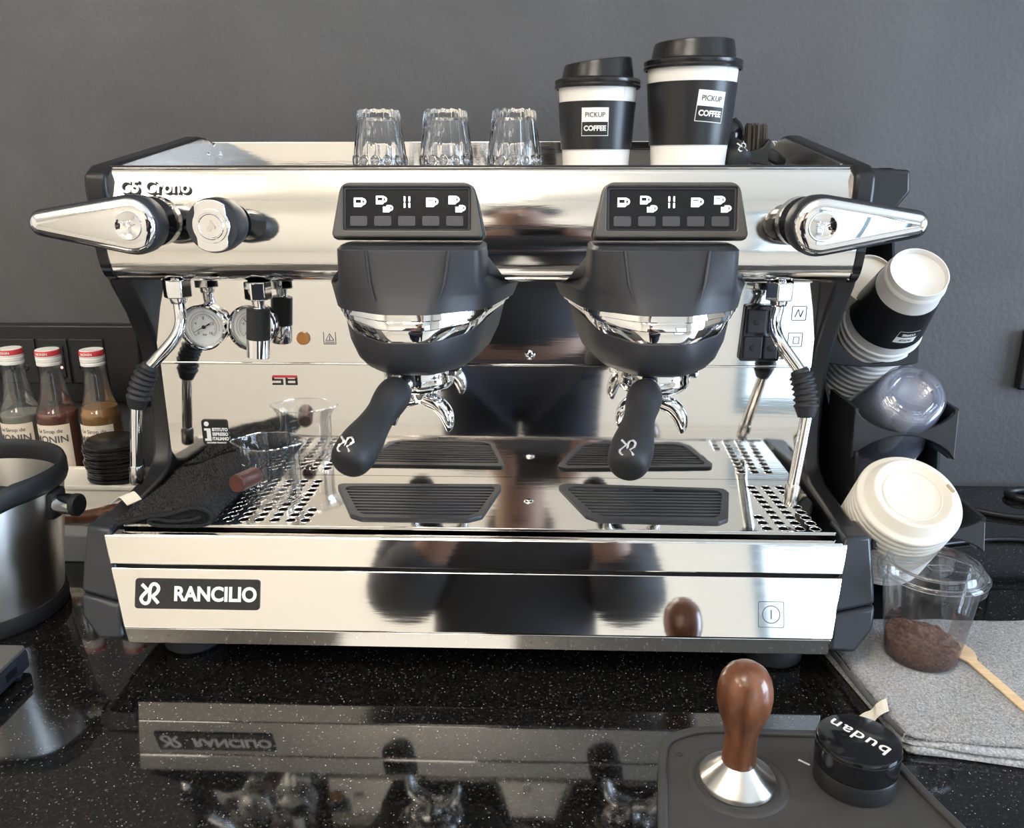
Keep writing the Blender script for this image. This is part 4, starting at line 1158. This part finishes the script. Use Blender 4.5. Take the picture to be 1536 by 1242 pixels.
tsl = slab((.284, .102), (.306, -.083), (.60, -.122), (.60, .104), .0106, .0050, seed=3.7, wav=.0010)
gpol = [p for p in polys_of(tsl) if sum(v.z for v in p)/len(p) > .0128 and p[0].x < .53]
topl = mk('fold_layer', tsl, 'towel_grey', gt, angle=180)
mk('terry_pile', pile(gpol, 52000, .0028, .00042, 9, lean=.9), 'towel_grey', gt, angle=0, kind='stuff')
mk('hem', tube([(.2825, .105, .0125), (.2880, .030, .0128), (.2960, -.040, .0128), (.3050, -.080, .0128)], .0026, 10, smooth=6), 'hem_grey', gt, angle=80)
tg = crom([(.3035, -.0480, .0172), (.2985, -.0505, .0170), (.2930, -.0530, .0150), (.2880, -.0560, .0110), (.2830, -.0560, .0085), (.2780, -.0575, .0060)], 4)
mk('care_tag', loft([[(p.x-.001, p.y-.0085, p.z), (p.x+.003, p.y+.0075, p.z+.001), (p.x+.003, p.y+.0075, p.z+.0016), (p.x-.001, p.y-.0085, p.z+.0006)] for p in tg]), 'tag', gt, angle=60, label='cream care tag')
TCX, TCY, TCZ = .3665, .0320, .0168
tub = thing('coffee_tub', 'clear plastic tub with a clear lid holding coffee grounds on the grey cloth', 'plastic cup', (TCX, TCY, TCZ))
mk('body', lathe([(0, .0012), (.0250, .0010), (.0300, 0), (.0322, .002), (.0332, .008), (.0420, .078), (.0432, .086), (.0448, .0866), (.0448, .0885), (.0430, .0885)], 64), 'clear', tub, world=False, angle=50)
tl = mk('lid', lathe([(.0455, .0790), (.0468, .0800), (.0470, .0860), (.0476, .0868), (.0476, .0895), (.0462, .0912), (.0440, .0905), (.0425, .0890), (.0405, .0960), (.0392, .0985), (.0370, .0980), (.0355, .0945), (.0340, .0935), (0, .0935)], 72), 'clear', tub, world=False, angle=40)
mk('straw_flap', join([tube([(p[0], p[1], .0942) for p in rrect(.020, .011, .004, .004, -.004)+rrect(.020, .011, .004, .004, -.004)[:1]], .0005, 6, cap=False),
   tube([(-.020, .010, .0942), (-.004, .002, .0942), (.012, -.010, .0942), (.030, -.014, .0942)], .0005, 6, smooth=4)]), 'clear', tl, world=False)
for r_, z_ in ((.0477, .0885), (.0398, .0982), (.0345, .0938), (.0446, .0912)):
    mk('lid_ring', tube([(r_*math.cos(a), r_*math.sin(a), z_) for a in [2*PI*j/64 for j in range(65)]], .0006, 6, cap=False), 'glass', tl, world=False, angle=80)
# grounds heap
bm = bmesh.new(); N_, K_ = 64, 22
random.seed(11)
ph = [(random.uniform(60, 260), random.uniform(60, 260), random.uniform(0, 6)) for _ in range(16)]
rows = []
for k in range(K_+1):
    f = k/K_; row = []
    for i in range(N_):
        a = 2*PI*i/N_
        rr = .0326*f
        x, y = rr*math.cos(a), rr*math.sin(a)
        z = .0200+.0085*math.exp(-((x+.010)**2+(y-.006)**2)/.00022)+.004*math.sin(90*x+1)*math.cos(70*y)-.10*x
        z += sum(math.sin(px*x*2.2+c)*math.cos(py*y*2.2+c*2) for px, py, c in ph)*.00055
        row.append((x*1.02, y*1.02, z))
    rows.append(row)
side_ = [[(p[0]*r/.0326/1.02, p[1]*r/.0326/1.02, zz if zz is not None else p[2]) for p in rows[-1]] for r, zz in ((.0330, .013), (.0322, .006), (.0300, .0018))]
V = [[bm.verts.new(p) for p in r] for r in rows[1:]+side_]
c = bm.verts.new((0, 0, rows[0][0][2]))
for i in range(N_): bm.faces.new((c, V[0][i], V[0][(i+1) % N_]))
for a, b in zip(V[:-1], V[1:]):
    for i in range(N_): bm.faces.new((a[i], b[i], b[(i+1) % N_], a[(i+1) % N_]))
bm.faces.new(V[-1])
cg = mk('coffee_grounds', moved(bm, Matrix.Translation((TCX, TCY, TCZ))), 'coffee', angle=180)
tag(cg, 'heap of damp brown coffee grounds inside the clear tub', 'coffee grounds', kind='stuff')
# wooden stirring spoon
sp_pts = [(0, .007), (.006, .0105), (.013, .0118), (.021, .0110), (.028, .0075), (.032, .0052), (.130, .0050), (.136, .0030)]
ol = [(x, w) for x, w in sp_pts]+[(x, -w) for x, w in sp_pts[::-1]]
ol = rpoly(ol, .003, 3)
A0, A1 = Vector((.4035, .0500, .0200)), Vector((.4230, -.0560, .0175))
dx = (A1-A0).normalized(); up = Vector((0, 0, 1)); dy = up.cross(dx).normalized(); dz = dx.cross(dy)
Msp = Matrix(((dx.x, dy.x, dz.x, A0.x), (dx.y, dy.y, dz.y, A0.y), (dx.z, dy.z, dz.z, A0.z), (0, 0, 0, 1)))
s_ = mk('wooden_spoon', shape([ol], .0018, .0005, Msp), 'birch', angle=40)
tag(s_, 'pale flat wooden spoon lying on the grey cloth', 'spoon')

# ================================================================== tamping mat with tamper and distributor
mt = thing('tamping_mat', 'dark rubber tamping mat with raised rim near the counter edge', 'mat', (.20, -.16, 0))
mo = [(.0985, -.112), (.1060, -.086), (.126, -.0735), (.152, -.0685), (.190, -.0712), (.225, -.0718), (.262, -.0720), (.283, -.0800), (.2920, -.105), (.300, -.140), (.3120, -.180), (.3250, -.2200), (.3300, -.2600), (.20, -.2650), (.0900, -.2600), (.0865, -.220), (.0895, -.180), (.0950, -.140)]
mo = [(p.x, p.y) for p in crom([(x, y, 0) for x, y in mo+mo[:1]], 4)[:-1]]
mcx, mcy = .20, -.165
inn = [(mcx+(x-mcx)*.935, mcy+(y-mcy)*.93) for x, y in mo]
mk('base_sheet', shape([mo], .0050, .0008, Matrix.Translation((0, 0, .0028))), 'mat_rubber', mt)
mk('raised_rim', shape([mo, inn], .0045, .0016, Matrix.Translation((0, 0, .0066))), 'mat_rubber', mt, angle=60)
TX, TY = .1575, -.1310
for x, y in ((TX, TY), (.152, -.228), (.246, -.228)):
    mk('seat_ring', lathe([(.0315, .0050), (.0330, .0066), (.0355, .0072), (.0385, .0064), (.0400, .0050)], 56, c=(x, y, 0)), 'mat_rubber', mt)
mk('pin_hole', lathe([(.0010, .0056), (.0014, .0062), (.0026, .0062), (.0030, .0050)], 20, c=(.1175, -.1020, 0)), 'mat_rubber', mt)
mk('print_mark', text('1', .013, .0002, .0003, Matrix.Translation((.2165, -.1090, .0055)) @ Matrix.Rotation(rad(50), 4, 'Z')), 'white_print', mt, angle=0)
tm = thing('coffee_tamper', 'steel coffee tamper with a rounded walnut handle standing on the mat', 'tamper', (TX, TY, .0055))
mk('steel_base', lathe([(0, 0), (.0282, 0), (.0290, .0006), (.0292, .0040), (.0286, .0052), (.0150, .0165), (.0130, .0185), (0, .0190)], 72), 'spun_base', tm, world=False, angle=40)
mk('wooden_handle', lathe([(0, .0170), (.0122, .0172), (.0132, .0195), (.0129, .026), (.0122, .036), (.0126, .044), (.0145, .0525), (.0176, .0605), (.0200, .0690), (.0209, .0770), (.0204, .0850), (.0185, .0925), (.0150, .0985), (.0098, .1025), (.0045, .1042), (0, .1046)], 48), 'wood', tm, world=False, angle=70)
ds = thing('coffee_distributor', 'round black coffee distributor with white lettering on the mat', 'distributor', (.2485, -.1275, .0055))
mk('lower_disc', lathe([(0, 0), (.0295, 0), (.0305, .001), (.0305, .0150), (.0300, .0160), (.0285, .0165), (0, .0165)], 72), 'black', ds, world=False, angle=35)
mk('upper_disc', lathe([(0, .0170), (.0290, .0170), (.0312, .0178), (.0312, .0360), (.0306, .0375), (.0296, .0380), (0, .0380)], 72), 'gloss_black', ds, world=False, angle=35)
mk('groove', lathe([(.0305, .0338), (.0315, .0342), (.0315, .0350), (.0305, .0354)], 72), 'black', ds, world=False)
mk('lettering', text('budan', .0160, .0003, .00010, Matrix.Translation((.001, .003, .0383)) @ Matrix.Rotation(rad(131), 4, 'Z'), sx=1.15, space=1.12), 'white_print', ds, world=False, angle=0)

# small scoop on the cup tray beside the spare portafilter
sx_, sy_, sz_ = .2010, .3050, .4975
scp = thing('coffee_scoop', 'small black scoop with a bright steel rim behind the tall coffee cup', 'scoop', (sx_, sy_, .4634))
Ms = Matrix.Translation((sx_, sy_, sz_)) @ Matrix.Rotation(rad(-52), 4, 'Y') @ Matrix.Rotation(rad(-20), 4, 'X')
mk('bowl', moved(lathe([(0, -.0240), (.0110, -.0225), (.0185, -.0165), (.0225, -.0080), (.0230, 0), (.0222, 0), (.0215, -.0080), (.0175, -.0155), (.0105, -.0212), (0, -.0225)], 36), Ms), 'gloss_black', scp, angle=50)
mk('rim', moved(lathe([(.0205, .0000), (.0215, .0016), (.0232, .0016), (.0238, .0002), (.0232, -.0010)], 36), Ms), 'chrome', scp)
mk('stand_foot', lathe([(0, .0), (.011, .0), (.0105, .004), (.004, .008), (.004, .014), (0, .014)], 24, c=(sx_+.010, sy_, .4634)), 'gloss_black', scp)

# ================================================================== left side: knock box, scale, bottles, box, lids, outlets
KX, KY = -.6000, .1150
kb = thing('knock_box', 'round steel knock box with black rubber rim beside the machine', 'knock box', (KX, KY, 0))
def kr(prof): return lathe(prof, 64, c=(KX, KY, 0))
def dip(g, z0=.10):
    for v in g.verts:
        if v.co.z > z0:
            x, y = v.co.x-KX, v.co.y-KY
            s = max(0, (-y-.30*x*-1)/.10) if False else max(0, (-y-.25*x)/.10-.25)
            v.co.z -= .050*min(1, s)**1.3*(v.co.z-z0)/(.165-z0)
    return g
mk('body', dip(kr([(0, .006), (.0740, .006), (.0760, .010), (.0860, .085), (.0945, .150), (.0945, .1515), (.0930, .1515), (.0920, .140), (.0735, .012), (0, .012)])), 'turned_steel_body', kb, angle=50)
mk('rubber_rim', dip(kr([(.0925, .1420), (.0965, .1430), (.0985, .1480), (.0985, .1600), (.0970, .1650), (.0945, .1660), (.0925, .1640), (.0915, .1580), (.0915, .1460), (.0925, .1420)])), 'rubber', kb, angle=60)
mk('rubber_base', kr([(0, 0), (.0780, 0), (.0800, .002), (.0805, .012), (.0795, .018), (.0765, .019), (0, .019)]), 'rubber', kb, angle=50)
d = Vector((1, -.18, 0)).normalized()
b0 = Vector((KX+.086, KY+.005, .126))
mk('bar_mount', moved(box(-.009, .012, -.013, .013, -.0155, .0155), Matrix.Translation(b0) @ Matrix.Rotation(math.atan2(d.y, d.x), 4, 'Z')), 'black', kb, bevel=.004, seg=3)
mk('bar_end', tube([b0+d*.010, b0+d*.011, b0+d*.030, b0+d*.0305], [.0100, .0112, .0112, .0105], 28), 'chrome', kb, angle=40)
mk('bar_cap', tube([b0+d*.0300, b0+d*.0305, b0+d*.0345, b0+d*.036], [.0112, .0120, .0120, .0105], 28), 'black', kb, angle=40)
mk('knock_bar', tube([b0, b0-d*.170], .0125, 20), 'rubber', kb)
mk('rivet', lathe([(0, .0016), (.002, .0012), (.0026, 0)], 14, axis='Y', c=(KX+.055, KY-.066, .080)), 'chrome', kb)
mk('rivet', lathe([(0, .0016), (.002, .0012), (.0026, 0)], 14, axis='Y', c=(KX+.054, KY-.065, .064)), 'chrome', kb)

sc = thing('kitchen_scale', 'flat black weighing scale at the counter edge of the knock box', 'scale', (-.545, -.055, 0))
mk('scale_body', shape([rrect(.112, .128, .006)], .018, .002, Matrix.Translation((-.543, -.056, .0130))), 'cap_grey', sc)
mk('scale_top', shape([rrect(.110, .126, .006)], .004, .001, Matrix.Translation((-.543, -.056, .0242))), 'bezel', sc)
for x, y in ((-.590, -.108), (-.496, -.108), (-.590, -.004), (-.496, -.004)):
    mk('scale_foot', lathe([(0, 0), (.006, 0), (.006, .005), (0, .005)], 16, c=(x, y, 0)), 'rubber', sc)
mk('side_port', box(-.4875, -.4865, -.030, -.014, .010, .017), 'gloss_black', sc, angle=0)

def bottle(x, y, liquid, level, lbl, tilt=0):
    t = thing('syrup_bottle', lbl, 'bottle', (x, y, 0))
    k = dict(parent=t, world=False)
    pr = [(0, .003), (.026, .002), (.0295, .004), (.0305, .010), (.0305, .129), (.0310, .134), (.0318, .138), (.0310, .142), (.0290, .146), (.0240, .155), (.0190, .167), (.0158, .180), (.0140, .194), (.0132, .200), (.0138, .204), (.0138, .214)]
    pr = [(r*(.85 if h < .15 else .85+.15*min(1, (h-.15)/.03)), h) for r, h in pr]
    mk('glass_body', lathe(pr, 48), 'glass_bottle', angle=60, **k)
    lq = [(r-.0016, h) for r, h in pr[1:] if h < level] 
    rl = lq[-1][0]
    mk('syrup', lathe([(0, .005)]+[(r, max(.005, h)) for r, h in lq]+[(rl-.0006, level), (0, level)], 40), liquid, angle=50, **k)
    lb = wrap(patch(.054, .078, 0, .090, 20), lambda z: .0262, .0003, 0)
    lbo = mk('label', lb, 'label', angle=80, **k)
    mk('label_word', wrap(text('MONIN', .0138, .0001, .0002, Matrix.Translation((0, .1085, 0)), sx=1.0), lambda z: .0264, .0005, 0), 'grey_print', parent=lbo, world=False)
    mk('label_script', wrap(text('Le Sirop de', .0075, .0001, 0, Matrix.Translation((0, .1205, 0))), lambda z: .0264, .0005, 0), 'hem_grey', parent=lbo, world=False)
    mk('label_art', wrap(join([shape([circ(.006, .006, .074, 14)], .0001), shape([circ(.005, -.006, .084, 12)], .0001), shape([rpoly([(-.014, .062), (.002, .056), (.014, .066), (.004, .072)], .003)], .0001)]), lambda z: .0264, .0005, 0),
       {'syrup_gold': 'syrup_gold', 'syrup_amber': 'red_wood', 'syrup_clear': 'hem_grey'}[liquid], parent=lbo, world=False)
    cp = mk('cap', lathe([(.0150, .2080), (.0156, .2085), (.0156, .2115), (.0148, .2125), (.0156, .2135), (.0158, .2180), (.0150, .2190), (.0157, .2200), (.0157, .2215)], 40), 'white_print', angle=30, label='white screw cap with red band', **k)
    mk('cap_band', lathe([(.0155, .2215), (.0158, .2218), (.0156, .2275), (.0150, .2285)], 40), 'red_print', parent=cp, world=False)
    mk('cap_top', lathe([(.0150, .2283), (.0146, .2292), (0, .2294)], 40), 'white_print', parent=cp, world=False)
    mk('cap_word', wrap(text('MONIN', .0046, .0001, .0001, Matrix.Translation((0, .2246, 0))), lambda z: .0158, .0002, 0), 'white_print', parent=cp, world=False)
bottle(-.7165, .405, 'syrup_clear', .139, 'syrup bottle with pale clear syrup and cream label')
bottle(-.6620, .400, 'syrup_amber', .143, 'syrup bottle with red-brown amber syrup')
bottle(-.6015, .400, 'syrup_gold', .150, 'syrup bottle with golden syrup beside the black lids')
# white organiser box with a step
wb = thing('white_box', 'white plastic box with a step behind the knock box', 'box', (-.545, .33, 0))
mk('box_body', box(-.6600, -.4480, .3000, .3680, .0, .0700), 'white_plastic', wb, bevel=.002)
mk('box_rim', shape([rrect(.216, .072, .004), rrect(.205, .062, .003)], .006, .001, Matrix.Translation((-.554, .334, .0700))), 'white_plastic', wb)
mk('box_step', box(-.6450, -.4480, .2300, .2995, .0, .0360), 'paper', wb, bevel=.002)
# wooden scoop lying on the step
ws = mk('wooden_scoop', tube([(-.600, .262, .0445), (-.570, .262, .0455), (-.545, .262, .0480), (-.528, .262, .0500), (-.517, .262, .0500), (-.512, .262, .0495)], [.0070, .0080, .0105, .0135, .0120, .0040], 20, smooth=4), 'wood', angle=70)
tag(ws, 'brown wooden scoop handle lying on the white box step', 'scoop')
# black lids piled on the box
random.seed(5)
lidp = [(0, .0020), (.0300, .0020), (.0320, .0005), (.0345, 0), (.0352, .002), (.0345, .004), (.0320, .005), (.0290, .0090), (.0275, .0095), (0, .0080)]
bl0 = None
for i in range(9):
    if bl0 is None:
        bl0 = mk('black_cup_lid', lathe(lidp, 44), 'lid_black', angle=40, base=True)
        tag(bl0, 'black plastic cup lid in the pile beside the golden syrup', 'cup lid', 'black lids piled on the white box'); o = bl0
    else:
        o = bl0.copy(); COL.objects.link(o)
    o['label'] = (ORD[8-i]+' black plastic cup lid from the top of the pile') if i < 8 else 'topmost black plastic cup lid of the pile beside the golden syrup'
    o.location = (-.5560+random.uniform(-.0015, .0015), .3345+random.uniform(-.001, .001), .0736+.0054*i)
    o.rotation_euler = (rad(random.uniform(-1.2, 1.2)), rad(random.uniform(-1.5, 1.5)), 0)
# outlet strip on the wall
ou = thing('power_outlet', 'black multi-socket outlet strip on the charcoal wall behind the bottles', 'outlet', (-.72, .52, .18))
mk('housing', box(-.900, -.5850, .4980, .5200, .1250, .2430), 'black_metal', ou, bevel=.003)
for x0, x1 in ((-.870, -.800), (-.795, -.738), (-.733, -.690), (-.686, -.636)):
    pl = mk('module', box(x0, x1, .4950, .4985, .1560, .2230), 'black', ou, bevel=.0015)
    if x1 < -.70 or x1 == -.636:
        cx = (x0+x1)/2
        for hx, hz in ((0, .207), (-.010, .180), (.010, .180)):
            mk('socket_hole', lathe([(.0032, 0), (.0040, .0008), (.0048, .0002)], 16, axis='Y', c=(cx+hx, .4950, hz)), 'gloss_black', pl)
    else:
        mk('rocker', box(x0+.006, x1-.006, .4925, .4952, .166, .214), 'black', pl, bevel=.001)
        mk('pilot_light', lathe([(0, .0012), (.0016, .0008), (.0020, 0)], 14, axis='Y', c=(x1-.011, .4925, .181)), 'led', pl)
ow = thing('power_outlet', 'black socket on the charcoal wall above the cables', 'outlet', (.745, .52, .20))
mk('housing', box(.690, .800, .5050, .5200, .1540, .2400), 'black_metal', ow, bevel=.003)
mk('module', box(.700, .790, .5020, .5055, .1640, .2300), 'black', ow, bevel=.001)
# cables
def cable(pts, r, lbl):
    o = mk('power_cable', tube(pts, r, 12, smooth=8), 'cable', angle=80); tag(o, lbl, 'cable')
cable([(.52, .470, .0042), (.58, .440, .0042), (.640, .400, .0042), (.740, .385, .0042), (.90, .400, .0042)], .004, 'thin black cable running from behind the cup rack')
cable([(.900, .480, .0055), (.760, .492, .0055), (.700, .490, .0055), (.686, .470, .0055), (.720, .452, .0055), (.90, .430, .0055)], .0052, 'black cable bent in a loop against the wall')
cable([(.470, .290, .0032), (.540, .315, .0032), (.620, .325, .0032), (.80, .300, .0032)], .003, 'slim black cable lying near the grey cloth')

# ================================================================== person taking the photograph (seen mirrored in the steel)
def skin(name, V, E, parent, m, root=0, sub=2, label=None):
    me = bpy.data.meshes.new(name)
    me.from_pydata([v[0] for v in V], E, [])
    o = bpy.data.objects.new(name, me); COL.objects.link(o)
    me.materials.append(M[m])
    o.modifiers.new('skin', 'SKIN')
    sd = me.skin_vertices[0].data
    for i, v in enumerate(V):
        r = v[1]; sd[i].radius = (r, r) if not isinstance(r, tuple) else r
        sd[i].use_root = (i == root)
    o.modifiers['skin'].use_smooth_shade = True
    s = o.modifiers.new('sub', 'SUBSURF'); s.levels = sub; s.render_levels = sub
    if parent is not None:
        o.parent = parent
        o.location = -Vector(parent.location) if parent.parent is None else Vector((0, 0, 0))
    if label: o['label'] = label
    return o
PX, PY = -.045, -.99
person = thing('person', 'person in a charcoal shirt and dark trousers holding up a phone', 'person', (PX, PY, -.90))
V = []; E = []
def add(p, r, link=None):
    V.append((p, r)); i = len(V)-1
    if link is not None: E.append((link, i))
    return i
def W(x, y, z): return (PX+x, PY+y, z)
pel = add(W(0, -.02, .06), (.150, .100))
sp1 = add(W(0, -.01, .20), (.145, .095), pel)
sp2 = add(W(0, .0, .34), (.165, .100), sp1)
chs = add(W(0, .01, .46), (.180, .105), sp2)
nk = add(W(0, .02, .565), .056, chs)
hd0 = add(W(0, .05, .635), (.068, .078), nk)
hd1 = add(W(0, .055, .715), (.076, .094), hd0)
hd2 = add(W(0, .045, .785), (.060, .074), hd1)
for s in (-1, 1):
    sh = add(W(s*.190, -.01, .485), .066, chs)
    el = add(W(s*.240, .055, .230), .052, sh)
    wr = add(W(s*.118+.03, .225, .425), .030, el)
    pm = add(W(s*.095+.045, .268, .452), (.034, .018), wr)
    bx, by, bz = V[pm][0]
    for k in range(4):                                   # four fingers closing behind and over the phone edge
        zz = bz-.026+.017*k
        f1 = add((bx-s*.012, by+.020, zz), .0095, pm)
        f2 = add((bx-s*.030, by+.034, zz+.002), .0085, f1)
        add((bx-s*(.044+.004*(k in (1, 2))), by+.026, zz+.003), .0075, f2)
    t1 = add((bx-s*.018, by+.002, bz+.026), .0105, pm)
    add((bx-s*.038, by+.004, bz+.030), .0085, t1)
for s in (-1, 1):
    hp = add(W(s*.095, 0, -.03), .088, pel)
    kn = add(W(s*.105, .010, -.43), .060, hp)
    an = add(W(s*.110, -.010, -.815), .040, kn)
    add(W(s*.115, .095, -.865), .035, an)
body = skin('body', V, E, person, 'skin')
# clothing
V, E = [], []
a0 = add(W(0, -.02, -.04), (.190, .140)); a1 = add(W(0, -.01, .18), (.182, .124), a0); a2 = add(W(0, .0, .34), (.205, .128), a1); a3 = add(W(0, .005, .455), (.200, .120), a2); a4 = add(W(0, .016, .530), .080, a3)
for s in (-1, 1):
    b0 = add(W(s*.195, -.01, .482), .086, a3); b1 = add(W(s*.240, .050, .225), .088, b0); add(W(s*.185+.012, .150, .335), .062, b1)
skin('shirt', V, E, person, 'shirt', label='charcoal shirt')
V, E = [], []
c0 = add(W(0, -.02, .05), (.176, .128))
for s in (-1, 1):
    d0 = add(W(s*.100, -.01, -.05), .118, c0); d1 = add(W(s*.104, .008, -.43), .092, d0); add(W(s*.112, -.008, -.80), .064, d1)
skin('trousers', V, E, person, 'trousers', label='dark trousers')
for s in (-1, 1):
    mk('shoe', loft([[(PX+s*.112+w*math.cos(t), y+PY, max(-.899, z0+h*math.sin(t))) for t in [2*PI*i/16 for i in range(16)]] for y, w, z0, h in ((-.075, .020, -.865, .030), (-.060, .040, -.860, .042), (.0, .046, -.855, .050), (.08, .050, -.870, .036), (.15, .044, -.878, .026), (.185, .020, -.882, .016))]), 'black', person, angle=80)
mk('hair', moved(lathe([(0, .098), (.050, .090), (.082, .060), (.094, .018), (.090, -.020), (.078, -.055), (.066, -.050), (.070, 0), (0, .02)], 28), Matrix.Translation(W(0, .030, .735)) @ Matrix.Rotation(rad(14), 4, 'X')), 'hair', person, angle=70)
mk('nose', loft([[(PX+x*w, PY+.135+d, z) for x, d in ((-1, 0), (-.5, .5*h), (0, h), (.5, .5*h), (1, 0))] for z, w, h in ((.725, .006, .010), (.700, .010, .022), (.682, .014, .028), (.672, .012, .010))]), 'skin', person, angle=80)
for s in (-1, 1):
    mk('ear', moved(lathe([(0, .012), (.012, .010), (.016, 0), (.012, -.006), (0, -.008)], 14, axis='X'), Matrix.Translation(W(s*.083, .045, .70)) @ Matrix.Diagonal((.6, .7, 1.7, 1))), 'skin', person, angle=80)
    mk('eye', lathe([(0, -.010), (.007, -.007), (.010, 0), (.007, .007), (0, .010)], 14, c=W(s*.031, .128, .722)), 'white_print', person, angle=80)
mk('mouth', tube([W(-.022, .128, .648), W(0, .138, .646), W(.022, .128, .648)], [.003, .006, .003], 8, smooth=4), 'red_wood', person, angle=80)
ph = thing('smartphone', 'black smartphone held up in landscape by the person', 'phone', (0.0, -.715, .467))
Mp = Matrix.Translation((0.0, -.7115, .4605)) @ Matrix.Rotation(YAW, 4, 'Z') @ Matrix.Rotation(-PITCH, 4, 'X') @ Matrix(((1, 0, 0, 0), (0, 0, -1, 0), (0, 1, 0, 0), (0, 0, 0, 1)))
mk('phone_body', shape([rrect(.150, .074, .010)], .008, .0015, Mp), 'gloss_black', ph)
mk('lens_bump', shape([rrect(.030, .030, .007, .050, .015)], .003, .0006, Mp @ Matrix.Translation((0, 0, .005))), 'graphite', ph)
